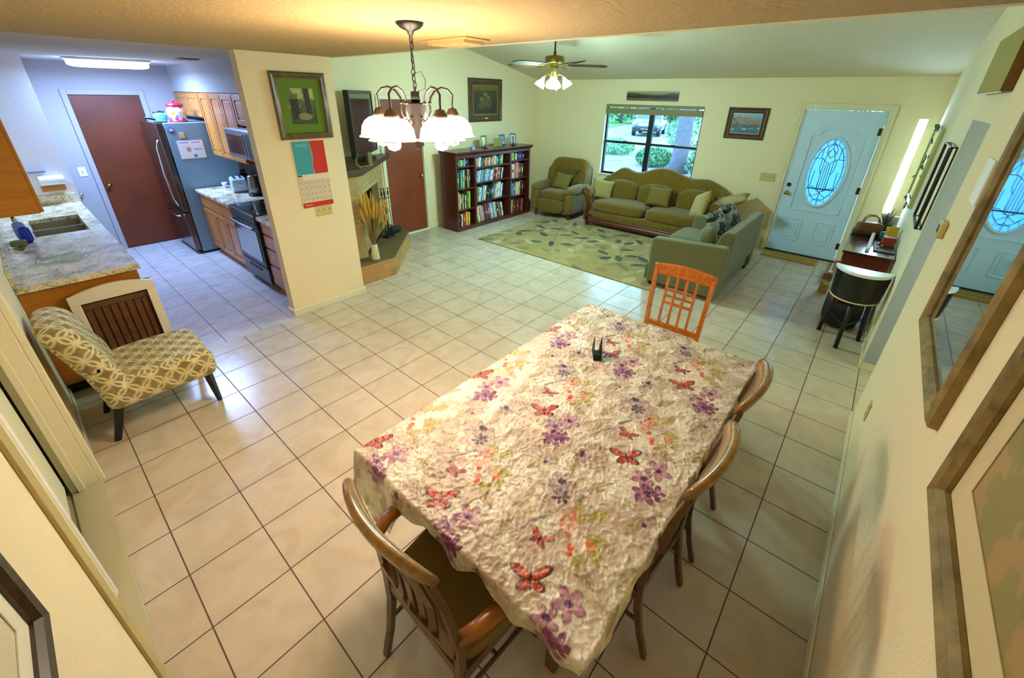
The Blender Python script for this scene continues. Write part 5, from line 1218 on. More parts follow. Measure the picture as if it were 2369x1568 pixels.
# things under / on the desk
put(MB().soft((3.08, -4.13, .17), (.70, .34, .34), 3.5, fn=lambda x, y, z: (x * (1 + .1 * math.sin(z * 20)), y, z * (1 + .12 * math.sin(x * 14)))), 'storage_bag', M_blackm, 'bulging black bag on the floor under the desk', 'bag', smooth=True)
put(MB().soft((2.86, -4.07, .355), (.26, .15, .11), 2.6, fn=lambda x, y, z: (x, y, z + .02 * math.sin(x * 30))), 'folded_cloth', mat('cloth_red', '9c2018', .8, bump=.4, bscale=20), 'crumpled red cloth on the black bag under the desk', 'cloth', smooth=True)
put(MB().soft((3.05, -4.26, .36), (.16, .10, .07), 2.6), 'folded_cloth', mat('cloth_red', '9c2018', .8, bump=.4, bscale=20), 'smaller red cloth on the black bag near the wall', 'cloth', smooth=True)
bx1 = thing('cardboard_box', 'tan cardboard box standing left of the desk', 'box', (3.86, -3.895, 0))
MB().box(-.09, .09, -.045, .045, 0, .12).build('carton', mat('cardboard', '9c7c40', .8, var=.1), bx1, bevel=.002); MB().box(-.09, .09, -.006, .006, .12, .122).build('tape', mat('tape_tan', 'b89c60', .4), bx1)
bx2 = thing('cardboard_box', 'brown cardboard box near the front door left of the desk', 'box', (4.45, -3.89, 0))
MB().box(-.28, .28, -.05, .05, 0, .13).build('carton', mat('cardboard_brown', '7c5a30', .8, var=.1), bx2, bevel=.002); MB().box(-.28, .28, -.008, .008, .13, .132).build('tape', mat('tape_tan', 'b89c60', .4), bx2)
put(MB().soft((4.22, -3.90, .15), (.06, .05, .03), 3), 'bottle_cap', M_white, 'small white lid on the brown cardboard box', 'lid', smooth=True)
put(MB().soft((5.02, -3.93, .05), (.22, .09, .08), 2.6, fn=lambda x, y, z: (x, y, z * (1 - .6 * (x > .02)))), 'shoe', mat('shoe_red', '8c2030', .6), 'dark red shoe on the floor at the foot of the front door', 'shoe', smooth=True)
hb = thing('handbag', 'brown leather handbag with two handles on the desk', 'handbag', (3.92, -4.10, .761), math.radians(-78))
M_lea = mat('leather_brown', '6c4022', .5, bump=.3, bscale=60, var=.2)
MB().soft((0, 0, .075), (.26, .13, .15), 5, fn=lambda x, y, z: (x * (1 - .5 * (z + .07)), y * (1 - 1.2 * (z + .07)), z)).build('bag_body', M_lea, hb, smooth=True)
MB().soft((0, -.0, .03), (.275, .14, .07), 5).build('base_band', mat('leather_dark', '3c2014', .5), hb, smooth=True)
for y in (-.03, .03): MB().tube([(-.075, y, .135), (-.065, y, .19), (-.03, y, .225), (.03, y, .225), (.065, y, .19), (.075, y, .135)], .006, 7).build('handle', M_lea, hb, smooth=True)
pg = thing('dried_grass', 'grey feathery dried grasses in a dark pot on the desk', 'dried flowers', (4.16, -4.23, .761))
MB().lathe([(.001, 0), (.05, 0), (.06, .10), (.055, .10), (.001, .09)], seg=18).build('pot', M_blackm, pg, smooth=True)
g = MB(); R3 = random.Random(4)
for k in range(44):
    a = R3.uniform(0, 6.28); s_ = R3.uniform(.02, .13); h_ = R3.uniform(.16, .30); g.tube([(0, 0, .08), (s_ * .4 * math.cos(a), s_ * .4 * math.sin(a) * .7, h_ * .6), (s_ * math.cos(a), s_ * math.sin(a) * .7, h_)], [.003, .006, .001], 4)
gg = g.build('grass_blades', mat('dried_grey', '6c7270', .8), pg); gg['kind'] = 'stuff'
put(MB().obox((3.80, -4.30, .84), (.10, .08, .16), (0, .2, .3)), 'yellow_packet', mat('packet_yellow', 'c8a820', .5), 'yellow packet leaning on the clutter at the back of the desk', 'packet')
put(MB().obox((3.86, -4.24, .80), (.05, .05, .08), (0, 0, .4)), 'small_box', mat('box_teal', '2a7c9c', .5), 'small teal box beside the yellow packet on the desk', 'box')
put(MB().obox((3.56, -4.29, .81), (.11, .10, .10), (0, 0, .2)), 'small_box', mat('box_brick', '843020', .6), 'brick-red box on the desk near the wall', 'box')
put(MB().tube([(3.86, -4.16, .80), (3.20, -4.145, .778)], .017, 10), 'paper_roll', M_paper, 'long rolled white paper lying along the desk top', 'paper roll')
put(MB().obox((3.45, -4.27, .766), (.42, .17, .012), (0, 0, .03)), 'folder', mat('folder_dark', '2c2014', .6), 'dark flat folder on the desk beside the paper roll', 'folder')
for k, (x, y) in enumerate(((3.52, -4.22), (3.46, -4.25), (3.36, -4.22))):
    put(MB().soft((x, y, .782), (.03, .02, .018), 2.5), 'candy', mat('candy_yellow', 'c8b43a', .5), ['far', 'middle', 'near'][k] + ' of three small yellow wrapped bits on the dark folder', 'candy', smooth=True)
put(MB().prism([(4.22, -4.34), (4.25, -4.20), (4.20, -4.20), (4.16, -4.33)], .762, .96, 'z'), 'letter_bundle', M_paper, 'white envelopes standing at the back end of the desk', 'envelopes')
# mirror and wire frame on the right wall
wm = thing('glass_wall_panel', 'bright mirrored panel with pale frame over the desk', 'mirror', (4.35, -4.379, 1.52), PI)
frame_mb(.95, .80, .03, .04).build('frame', mat('frame_pale_green', 'a8b47c', .3), wm); MB().box(-.45, .45, -.03, -.012, -.37, .37).build('mirror_glass', M_mirror, wm)
vn = MB(); R4 = random.Random(6)
for k in range(26):
    x = R4.uniform(-.45, .45); z = R4.choice([-.40, .40]) if k % 3 else R4.uniform(-.4, .4); vn.soft((x, -.05 + R4.uniform(-.01, .01), z), (R4.uniform(.04, .09), .012, R4.uniform(.03, .05)), 2.2, nu=8, nv=6, rot=(R4.uniform(-.5, .5), R4.uniform(-1, 1), 0))
tag(vn.build('trim_leaves', mat('leaf_dark', '2c3c20', .6), wm, smooth=True), kind='stuff')
wf = thing('wire_frame', 'dark open metal rack hanging on the right wall before the hall opening', 'wall rack', (2.45, -4.379, 1.56), PI)
q = [(-.28, -.30), (.28, -.30), (.28, .30), (-.28, .30), (-.28, -.30)]
MB().tube([(a, -.005, b) for a, b in q], .005, 6).build('back_wire', M_iron, wf); MB().tube([(a, -.035, b) for a, b in q], .010, 6).build('front_wire', M_iron, wf)
for a, b in q[:4]: MB().tube([(a, -.005, b), (a, -.035, b)], .005, 6).build('corner_wire', M_iron, wf)
# doormat
dm = thing('doormat', 'tan coir doormat with worn script lettering before the front door', 'doormat', (4.965, -3.33, 0), math.radians(0))
MB().box(-.17, .17, -.36, .36, 0, .014).build('mat_body', mat('coir', 'a8843c', .95, bump=.6, bscale=300), dm, bevel=.004)
bo = MB(); M_mb = mat('coir_dark', '75601f', .95)
for o_ in (.03, .05):
    a, b = .17 - o_, .36 - o_; bo.tube([(-a, -b, .014), (a, -b, .014), (a, b, .014), (-a, b, .014), (-a, -b, .014)], .0028, 4)
sc_ = [(.03 * math.sin(t * 3.1) * (1 if int(t) % 3 else .4) + .015 * math.sin(t * 7), .23 - .46 * t / 14, .0145) for t in np.linspace(0, 14, 150)]
bo.tube(sc_, .004, 4); bo.build('printed_border', M_mb, dm)

# ================================================================== KITCHEN
def door_panel(mb, x, y0_, y1_, z0_, z1_, side=-1, w=.055, raised=True):
    """raised-panel door standing out from plane x towards side"""
    t = .018
    mb.box(x, x + side * t, y0_, y0_ + w, z0_, z1_); mb.box(x, x + side * t, y1_ - w, y1_, z0_, z1_); mb.box(x, x + side * t, y0_ + w, y1_ - w, z0_, z0_ + w); mb.box(x, x + side * t, y0_ + w, y1_ - w, z1_ - w, z1_)
    mb.box(x, x + side * t * .4, y0_ + w, y1_ - w, z0_ + w, z1_ - w)
    if raised: mb.box(x + side * t * .4, x + side * t * .85, y0_ + w + .02, y1_ - w - .02, z0_ + w + .02, z1_ - w - .02)
    return mb
def base_cab(label, y0_, y1_, nd, drawers=False):
    t = thing('base_cabinet', label, 'cabinet', (-.40, (y0_ + y1_) / 2, 0))
    wp(MB().box(-.70, -.112, y0_, y1_, .10, .868).box(-.66, -.112, y0_, y1_, 0, .10), 'body', M_oak, t)
    if drawers:
        for a, b in ((.12, .35), (.37, .55), (.57, .71), (.73, .85)): wp(bx(-.718, -.70, y0_ + .02, y1_ - .015, a, b), 'drawer', M_oak, t, bevel=.006)
    else:
        w = (y1_ - y0_ - .03) / nd
        for k in range(nd):
            a = y0_ + .015 + k * w
            wp(door_panel(MB(), -.70, a + .006, a + w - .006, .12, .66), 'door', M_oak, t, bevel=.003)
            wp(bx(-.718, -.70, a + .006, a + w - .006, .69, .85), 'drawer', M_oak, t, bevel=.006)
    return t
base_cab('oak drawer cabinet between the stove and the wall end', .347, .985, 1, True)
base_cab('oak base cabinet with two doors between stove and fridge', 1.775, 3.06, 3)
for a, b, lb in ((.347, .985, 'short granite counter beside the stove by the wall end'), (1.775, 3.065, 'granite counter under the toaster between stove and fridge')):
    put(bx(-.745, -.112, a, b, .869, .91), 'countertop', M_gran, lb, 'countertop', bevel=.006)
struct(bx(-.13, -.112, 1.0, 3.065, .911, 1.34), 'trim_backsplash', mat('backsplash_brown', '4a3420', .4, var=.5, vscale=12))
# range
rg = thing('stove', 'black glass-top electric range between the counters', 'stove', (-.42, 1.38, 0))
wp(bx(-.70, -.135, .99, 1.77, .08, .895), 'body', M_black, rg, bevel=.004)
wp(bx(-.76, -.14, .988, 1.772, .895, .918), 'cooktop', mat('cooktop_glass', '050608', .06, coat=1), rg, bevel=.006)
wp(bx(-.745, -.70, 1.0, 1.76, .30, .80), 'oven_door', M_black, rg, bevel=.008)
wp(bx(-.752, -.745, 1.06, 1.70, .36, .72), 'oven_window', mat('oven_glass', '33464a', .08, spec=.9, coat=1), rg)
wp(bx(-.74, -.70, 1.0, 1.76, .09, .285), 'storage_drawer', mat('drawer_dark', '2c3a3c', .25), rg, bevel=.008)
wp(MB().tube([(-.78, 1.05, .765), (-.79, 1.38, .765), (-.78, 1.71, .765)], .012, 8).box(-.785, -.745, 1.05, 1.07, .755, .775).box(-.785, -.745, 1.69, 1.71, .755, .775), 'oven_handle', M_steel, rg, smooth=False)
wp(bx(-.748, -.74, 1.2, 1.56, .225, .245), 'drawer_slot', M_blackm, rg)
wp(bx(-.755, -.70, 1.0, 1.76, .81, .89), 'control_strip', M_black, rg, bevel=.01)
wp(bx(-.19, -.135, .99, 1.77, .918, 1.05), 'back_console', M_black, rg, bevel=.008)
for (x, y, r_) in ((-.58, 1.2, .10), (-.58, 1.57, .08), (-.33, 1.2, .08), (-.33, 1.57, .10)):
    wp(MB().tube([(x + r_ * math.cos(t), y + r_ * math.sin(t), .9185) for t in np.linspace(0, 2 * PI, 33)], .0015, 4, cap=False), 'burner_ring', M_steel, rg)
# microwave
mw = thing('microwave', 'stainless over-the-range microwave with dark window', 'microwave', (-.33, 1.42, 1.44))
wp(bx(-.55, -.112, 1.04, 1.82, 1.45, 1.76), 'body', M_steel, mw, bevel=.004)
wp(bx(-.575, -.55, 1.04, 1.82, 1.455, 1.755), 'front', M_steel, mw, bevel=.006)
wp(bx(-.579, -.575, 1.26, 1.78, 1.50, 1.70), 'window', mat('micro_glass', '0c0e12', .08, coat=1), mw)
wp(bx(-.579, -.575, 1.06, 1.20, 1.47, 1.73), 'control_panel', mat('control_dark', '2c2a1c', .3), mw)
wp(MB().tube([(-.592, 1.235, 1.48), (-.592, 1.235, 1.72)], .008, 8), 'handle', M_steel, mw)
# upper cabinets
def upper(label, y0_, y1_, z0_, z1_, nd, x=-.42):
    t = thing('wall_cabinet', label, 'cabinet', (-.26, (y0_ + y1_) / 2, z0_))
    wp(bx(x + .018, -.112, y0_, y1_, z0_, z1_), 'body', M_oak, t, bevel=.002)
    w = (y1_ - y0_) / nd
    for k in range(nd): wp(door_panel(MB(), x + .018, y0_ + k * w + .008, y0_ + (k + 1) * w - .008, z0_ + .015, z1_ - .02, -1, .05), 'door', M_oak, t, bevel=.003)
    return t
upper('short oak wall cabinet above the microwave', 1.04, 1.82, 1.775, 2.11, 2)
upper('tall oak wall cabinet between microwave and fridge', 1.83, 3.02, 1.33, 2.11, 3)
upper('shallow oak wall cabinet above the fridge', 3.03, 4.12, 1.80, 2.11, 2)
upper('oak wall cabinet right of the microwave by the wall end', .35, 1.03, 1.33, 2.11, 2)
# fridge
fg = thing('refrigerator', 'tall stainless refrigerator with curved handle facing the brown door', 'refrigerator', (-.52, 3.55, 0))
M_fs = mat('fridge_side', '7a9cb0', .45); M_ff = mat('fridge_front', '6c645c', .18, metal=.9)
wp(bx(-.86, -.125, 3.09, 3.95, .03, 1.75), 'cabinet', M_fs, fg, bevel=.006)
wp(bx(-.94, -.868, 3.09, 3.95, .62, 1.75), 'door', M_ff, fg, bevel=.012); wp(bx(-.94, -.868, 3.09, 3.95, .06, .605), 'freezer_drawer', M_ff, fg, bevel=.012)
wp(MB().tube([(-.955, 3.17, .70), (-.985, 3.17, .80), (-1.0, 3.17, 1.12), (-.985, 3.17, 1.45), (-.955, 3.17, 1.55)], .013, 10), 'handle', M_chrome, fg, smooth=True)
wp(MB().tube([(-.955, 3.25, .54), (-.985, 3.3, .54), (-.985, 3.8, .54), (-.955, 3.85, .54)], .012, 10), 'handle', M_chrome, fg, smooth=True)
wp(bx(-.88, -.15, 3.11, 3.93, 0, .035), 'kick_grille', M_blackm, fg)
wp(bx(-.93, -.80, 3.12, 3.2, 1.75, 1.775), 'hinge_cover', M_steel, fg, bevel=.004)
def p_sheet(u, v):
    P = np.zeros(u.shape + (3,)) + hexc('eef2f6')
    for a, b, c in ((.25, .88, '3c50c0'), (.72, .88, '3c60c8'), (.75, .5, '4aa0d8')): P = mixp(P, c, (np.abs(u - a) < .17) & (np.abs(v - b) < .018))
    P = mixp(P, 'c8a08c', (np.abs(u - .38) < .08) & (np.abs(v - .5) < .12)); return mixp(P, '7c80c8', (np.abs(u - .58) < .07) & (np.abs(v - .13) < .08))
sh2 = thing('fridge_magnet_sheet', 'white printed schedule sheet stuck on the fridge side', 'paper', (-.635, 3.088, 1.42))
MB().box(-.145, .145, -.002, 0, -.115, .115).build('sheet', M_paper, sh2); paint_plane('print', .288, .228, p_sheet, painted_mat('art_print', .5), sh2, -.0025, 80)
for lb, x, z, m in (('round dark-rimmed magnet high on the fridge side', -.80, 1.665, 'r'), ('square tan magnet on the fridge side above the sheet', -.70, 1.60, 's')):
    if m == 'r':
        t = thing('fridge_magnet', lb, 'magnet', (x, 3.088, z)); T = Euler((PI / 2, 0, 0)).to_matrix().to_4x4()
        MB().lathe([(.001, .001), (.034, .001), (.034, .004), (.001, .004)], seg=20, T=T).build('rim', mat('magnet_navy', '3c4888', .4), t); MB().box(-.022, .022, -.006, -.004, -.015, .02).build('picture', mat('magnet_pink', 'd8bcd8', .4), t)
    else: put(bx(x - .03, x + .03, 3.082, 3.088, z - .035, z + .035), 'fridge_magnet', mat('magnet_tan', 'd8b888', .5, var=.15, vscale=60), lb, 'magnet', bevel=.002)
# on the fridge
jr = thing('cookie_jar', 'red-lidded cookie jar with colourful dots on the fridge', 'cookie jar', (-.64, 3.28, 1.752))
def p_jar():
    n, k = 60, 40; th, z = np.meshgrid(np.linspace(0, 2 * PI, n), np.linspace(0, 1, k)); r_ = .085 + .022 * np.sin(z * PI)
    P = np.zeros(th.shape + (3,)) + hexc('e6c0b8'); U = th / (2 * PI) * 5
    P = mixp(P, 'c83a4a', (np.mod(th * 20, 1) < .5) & ((z < .22) | (z > .85))); um = np.mod(U, 1)
    for a, b, c, q in ((.3, .5, 'd8c028', .20), (.8, .55, '9ab4dc', .17), (.55, .3, '7a70c8', .12)): P = mixp(P, c, np.hypot((um - a) / 1, (z - b) * 1.3) < q)
    return grid_mesh('jar_body', r_ * np.cos(th), r_ * np.sin(th), .02 + z * .17, P, painted_mat('jar_glaze', .25), jr)
p_jar()
MB().lathe([(.001, 0), (.10, 0), (.10, .015), (.085, .022)], seg=28).build('base', mat('jar_red', 'b81c34', .3), jr, smooth=True)
MB().lathe([(.088, .188), (.095, .19), (.095, .215), (.06, .235), (.001, .238)], seg=28).lathe([(.001, .236), (.01, .24), (.018, .26), (.001, .268)], seg=14).build('lid', mat('jar_red', 'b81c34', .3), jr, smooth=True)
pt = thing('saucepan', 'teal blender jug with black handle beside the cookie jar on the fridge', 'jug', (-.82, 3.32, 1.752))
MB().lathe([(.001, 0), (.06, 0), (.065, .02), (.075, .10), (.07, .11), (.001, .112)], seg=24).build('body', mat('teal_pot', '5c9cb0', .3), pt, smooth=True)
MB().tube([(-.06, -.02, .09), (-.07, -.03, .12), (.0, -.03, .128), (.05, -.02, .12)], .010, 8).tube([(-.06, -.01, .03), (-.17, -.04, .06)], .012, 8).build('handle', M_black, pt, smooth=True)
# counter items
to = thing('toaster', 'pale blue-white two-slice toaster on the far counter', 'toaster', (-.36, 2.52, .911), math.radians(-12))
MB().box(-.09, .09, -.15, .15, .015, .18).build('body', mat('toaster_white', 'b4ccec', .25), to, bevel=.03, seg=4)
MB().box(-.05, -.02, -.11, .11, .178, .182).box(.02, .05, -.11, .11, .178, .182).build('slot', M_blackm, to); MB().box(-.085, .085, -.145, .145, 0, .016).build('base', mat('toaster_base', '8c6c7c', .4), to)
MB().box(-.02, .02, -.165, -.15, .10, .115).build('lever', M_white, to, bevel=.003)
kt = thing('electric_kettle', 'tall steel electric kettle with black handle on the far counter', 'kettle', (-.32, 2.08, .911), math.radians(-60))
MB().lathe([(.001, .03), (.075, .03), (.07, .12), (.058, .24), (.055, .25), (.001, .262)], seg=28).build('body', M_steel, kt, smooth=True)
MB().lathe([(.001, 0), (.085, 0), (.085, .025), (.001, .03)], seg=28).build('base', M_black, kt, smooth=True)
MB().tube([(.04, 0, .26), (.10, 0, .25), (.115, 0, .16), (.085, 0, .06)], .014, 8).build('handle', M_black, kt, smooth=True)
put(MB().lathe([(.001, 0), (.022, 0), (.038, .07), (.034, .07), (.001, .008)], c=(-.42, 2.90, .911), seg=20), 'cup', mat('cup_white', 'dce8f4', .3), 'small white tapered cup on the counter by the fridge', 'cup', smooth=True)
kb = thing('knife_block', 'black knife block with red-handled tool behind the toaster', 'knife block', (-.22, 2.70, .911))
MB().prism([(-.08, 0), (.05, 0), (.08, .16), (0, .20)], -.05, .05, 'x').build('block', M_blackm, kb, bevel=.004)
for k in range(4): MB().tube([(-.03 + .02 * k, .02 + .01 * k, .17), (-.035 + .02 * k, -.0, .25)], .008, 6).build('knife_handle', mat('handle_red', '7c2038', .5) if k == 0 else M_black, kb)
tk = thing('tea_kettle', 'shiny chrome tea kettle on the stove top', 'kettle', (-.36, 1.24, .919))
MB().lathe([(.001, 0), (.085, 0), (.095, .03), (.08, .08), (.04, .115), (.012, .12), (.012, .135), (.001, .137)], seg=28).build('body', M_chrome, tk, smooth=True)
MB().tube([(-.07, 0, .09), (-.05, 0, .17), (.05, 0, .17), (.07, 0, .09)], .008, 8).build('handle', M_black, tk, smooth=True); MB().tube([(-.08, 0, .05), (-.12, 0, .09), (-.14, 0, .10)], [.016, .010, .008], 8).build('spout', M_chrome, tk, smooth=True)

# left run: peninsula base, counter with sink, upper cabinet
lc = thing('base_cabinet', 'orange oak base cabinet under the left granite counter', 'cabinet', (-2.22, 1.7, 0))
wp(MB().box(-2.548, -1.92, .215, 3.195, .09, .70).box(-2.548, -1.92, .215, 1.60, .70, .868).box(-2.548, -1.92, 2.44, 3.195, .70, .868).box(-1.96, -1.92, 1.60, 2.44, .70, .868), 'body', M_orange, lc); wp(bx(-2.548, -1.98, .24, 3.195, 0, .09), 'plinth', M_blackm, lc)
for k in range(5): wp(door_panel(MB(), -1.92, .24 + k * .59, .24 + k * .59 + .57, .12, .84, 1), 'door', M_orange, lc, bevel=.003)
ct = MB(); SX0, SX1, SY0, SY1 = -2.36, -1.99, 1.62, 2.42
ct.box(-2.548, -1.885, .17, SY0, .869, .91).box(-2.548, -1.885, SY1, 3.195, .869, .91).box(-2.548, SX0, SY0, SY1, .869, .91).box(SX1, -1.885, SY0, SY1, .869, .91)
put(ct, 'countertop', M_gran, 'long granite counter with the sink on the left side of the kitchen', 'countertop')
struct(MB().box(-2.548, -2.53, .20, 3.195, .911, 1.02).box(-2.53, -1.90, 3.178, 3.199, .911, 1.01), 'trim_backsplash', M_gran)
sk = thing('sink', 'double-bowl stainless undermount sink in the left counter', 'sink', ((SX0 + SX1) / 2, (SY0 + SY1) / 2, .72))
def bowl(mb, x0_, x1_, y0_, y1_): return mb.box(x0_, x1_, y0_, y1_, .72, .725).box(x0_, x0_ + .006, y0_, y1_, .725, .87).box(x1_ - .006, x1_, y0_, y1_, .725, .87).box(x0_ + .006, x1_ - .006, y0_, y0_ + .006, .725, .87).box(x0_ + .006, x1_ - .006, y1_ - .006, y1_, .725, .87)
yc = (SY0 + SY1) / 2
M_sink = mat('sink_steel', 'a09a7c', .35, metal=.5)
wp(bowl(MB(), SX0, SX1, SY0, yc - .01), 'bowl', M_sink, sk); wp(bowl(MB(), SX0, SX1, yc + .01, SY1), 'bowl', M_sink, sk); wp(bx(SX0, SX1, yc - .012, yc + .012, .86, .885), 'divider', M_chrome, sk, bevel=.004)
fa = thing('faucet', 'chrome gooseneck faucet behind the sink', 'faucet', (-2.44, 2.02, .911))
MB().tube([(0, 0, .02), (0, 0, .18), (.04, 0, .24), (.11, 0, .24), (.14, 0, .19)], .012, 10).build('spout', M_bronze, fa, smooth=True); MB().lathe([(.03, 0), (.03, .012), (.018, .02), (.015, .03)], seg=16).tube([(0, .03, .03), (0, .10, .07)], .008, 8).build('handle', M_bronze, fa, smooth=True)
ds = thing('soap_bottle', 'bright blue dish soap bottle beside the sink', 'bottle', (-2.40, 1.46, .911))
MB().soft((0, 0, .07), (.075, .05, .14), 4).build('bottle_body', mat('soap_blue', '1a3cd0', .15), ds, smooth=True); MB().lathe([(.014, .135), (.014, .165), (.008, .17), (.008, .18)], seg=12).build('cap', mat('cap_clear', '88a8d8', .3), ds, smooth=True)
cb_ = thing('spray_bottle', 'clear pale blue bottle behind the blue dish soap', 'bottle', (-2.42, 1.60, .911))
MB().soft((0, 0, .08), (.08, .06, .16), 4).build('bottle_body', mat('bottle_pale', '8ab0d0', .15), cb_, smooth=True); MB().lathe([(.012, .155), (.012, .19), (.001, .195)], seg=12).build('cap', M_white, cb_, smooth=True)
put(MB().soft((-2.46, 1.36, .94), (.10, .06, .05), 5), 'sponge', mat('sponge_green', '7c8c5c', .9), 'dull green sponge beside the blue soap bottle', 'sponge', smooth=True)
put(MB().box(-2.47, -2.44, 1.22, 1.34, .911, .923), 'soap_dish', M_chaird, 'small dark wooden soap dish on the left counter', 'dish', bevel=.003)
put(MB().lathe([(.001, 0), (.14, 0), (.155, .006), (.15, .009), (.001, .004)], c=(-2.26, .72, .911), seg=48), 'glass_plate', glass('plate_glass', (.95, .97, .93), clear=.9), 'clear glass plate lying on the near part of the left counter', 'plate', smooth=True)
uc = thing('wall_cabinet', 'large orange wall cabinet at the left edge of the photo', 'cabinet', (-2.395, 1.0, 1.37))
wp(bx(-2.548, -2.262, .215, 1.62, 1.37, 2.12), 'body', M_orange, uc, bevel=.002)
for k in range(3): wp(door_panel(MB(), -2.262, .22 + k * .467, .22 + k * .467 + .455, 1.375, 2.10, 1), 'door', M_orange, uc, bevel=.003)
# paper towel and shelf on the pantry wall
pw = thing('paper_towel_holder', 'paper towel roll on a wooden holder on the white pantry wall', 'paper towel holder', (-2.04, 3.199, 1.12))
MB().tube([(-.10, -.06, .06), (.10, -.06, .06)], .052, 20).build('paper_roll', M_paper, pw, smooth=False); MB().box(-.11, .09, -.06, 0, -.06, .0).build('wood_bracket', M_oak, pw, bevel=.004)
put(bx(-2.20, -2.06, 3.14, 3.199, 1.27, 1.29), 'small_shelf', mat('shelf_grey', '8c8ca0', .5), 'tiny grey shelf on the pantry wall above the towel roll', 'shelf', bevel=.003)

# ------------------------------------------------------------------ slipper chair and white slatted cabinet
sc2 = thing('slipper_chair', 'armless upholstered slipper chair in taupe and cream trellis print', 'chair', (-2.10, -.43, 0))
def trellis(o):
    me = o.data; co = np.array([v.co[:] for v in me.vertices]); nr = np.array([v.normal[:] for v in me.vertices])
    ay = np.abs(nr[:, 1]) > .75; az = np.abs(nr[:, 2]) > .6
    U = np.where(ay, co[:, 0], co[:, 1]); V = np.where(az & ~ay, co[:, 0], co[:, 2])
    P = np.zeros((len(co), 3)) + hexc('91815a'); n_ = noise2(co[:, 0] + 3, co[:, 1] + co[:, 2] + 3, 30, 3, 2); P = mixp(P, '83744c', sstep(n_, .5, .6))
    p_ = .125; L = np.zeros(len(co))
    for ox in (0, .5, 1):
        for oy in (0, .5, 1):
            if (ox == .5) != (oy == .5): continue
            du = (np.mod(U / p_ + .25, 1) - ox); dv = (np.mod(V / p_ + .25, 1) - oy)
            L = np.maximum(L, 1 - sstep(np.abs(np.hypot(du, dv) - .46), .035, .065))
    P = mixp(P, 'd8cd9c', L)
    at = me.color_attributes.new('paint', 'FLOAT_COLOR', 'POINT'); q = np.ones((len(co), 4)); q[:, :3] = lin(P); at.data.foreach_set('color', q.ravel().astype('f4'))
M_tre = painted_mat('trellis_fabric', .9, .15, 200, .2, .2)
o = MB().rbox((.03, 0, .335), (.62, .56, .20), .06, .007, fn=lambda x, y, z: (x, y * (1 + .05 * x), z + .02 * (1 - (x / .3) ** 2) * (z > 0))).build('seat', M_tre, sc2, smooth=True, weld=True); trellis(o)
def backf(x, y, z): 
    h = max(z + .30, 0); return (x - .145 * (h / .6) ** 1.6 + .02 * (y / .28) ** 2, y * (1 - .10 * max(0, h - .35)), z - .03 * (y / .28) ** 2 * (z > 0))
o = MB().rbox((-.215, 0, .58), (.16, .57, .62), .07, .007, fn=backf).build('backrest', M_tre, sc2, smooth=True, weld=True); trellis(o)
for sy in (-1, 1):
    MB().tube([(.27, sy * .235, .245), (.285, sy * .25, 0)], [.030, .018], 4).build('leg', M_black, sc2, bevel=.003)
    MB().tube([(-.23, sy * .21, .26), (-.27, sy * .21, .12), (-.31, sy * .205, 0)], [.034, .030, .024], 4).build('leg', M_black, sc2, bevel=.003)
wc = thing('slatted_cabinet', 'white arched-top cabinet frame with brown slatted interior behind the slipper chair', 'cabinet', (-2.08, .13, 0))
fr2 = [(-.26, 0), (-.26, .80)] + [(-.26 + .49 * k / 12, .80 + .045 * math.sin(PI * k / 12)) for k in range(13)] + [(.23, .80), (.23, 0)]
mbw = MB(); n_ = 13
arc = [(-.26 + .49 * k / 12, .79 + .045 * math.sin(PI * k / 12)) for k in range(13)]
mbw.prism([(-.26, .725), (.23, .725)] + arc[::-1], -.045, -.015, 'y'); mbw.box(-.26, -.205, -.045, -.015, 0, .725); mbw.box(.175, .23, -.045, -.015, 0, .725); mbw.box(-.205, .175, -.045, -.015, 0, .10)
mbw.build('face_frame', mat('painted_cream_white', 'e8dfc8', .4), wc, bevel=.003)
wbody = wood('slat_brown', '5a3416', '7a4a22', .5)
MB().box(-.255, -.24, -.015, .035, 0, .79).box(.21, .225, -.015, .035, 0, .79).box(-.24, .21, .03, .036, .02, .79).build('body', wbody, wc)
MB().box(-.205, .175, .006, .02, .655, .70).build('upper_rail', wbody, wc, bevel=.003)
for k in range(8): MB().box(-.200 + k * .047, -.165 + k * .047, .008, .022, .06, .652).build('slat', wbody, wc, bevel=.003)
MB().box(-.205, .175, .024, .028, .05, .72).build('back_panel', M_chaird, wc)
fd_ = thing('door_5', 'second off-white sliding panel at the far side of the doorway', 'door', (-2.69, -1.5, .10)); fd_['kind'] = 'structure'
wp(bx(-2.70, -2.675, -2.0, -1.035, .10, 2.02), 'panel', M_trim, fd_); wp(bx(-2.675, -2.672, -1.9, -1.13, .2, 1.92), 'raised_field', M_trim, fd_, bevel=.002)
# green tub in the side room
put(MB().box(-3.0, -2.72, -1.30, -.99, 0, .28), 'storage_tub', mat('tub_green', '1c7040', .5), 'green plastic tub on the floor of the side room', 'tub', bevel=.01)

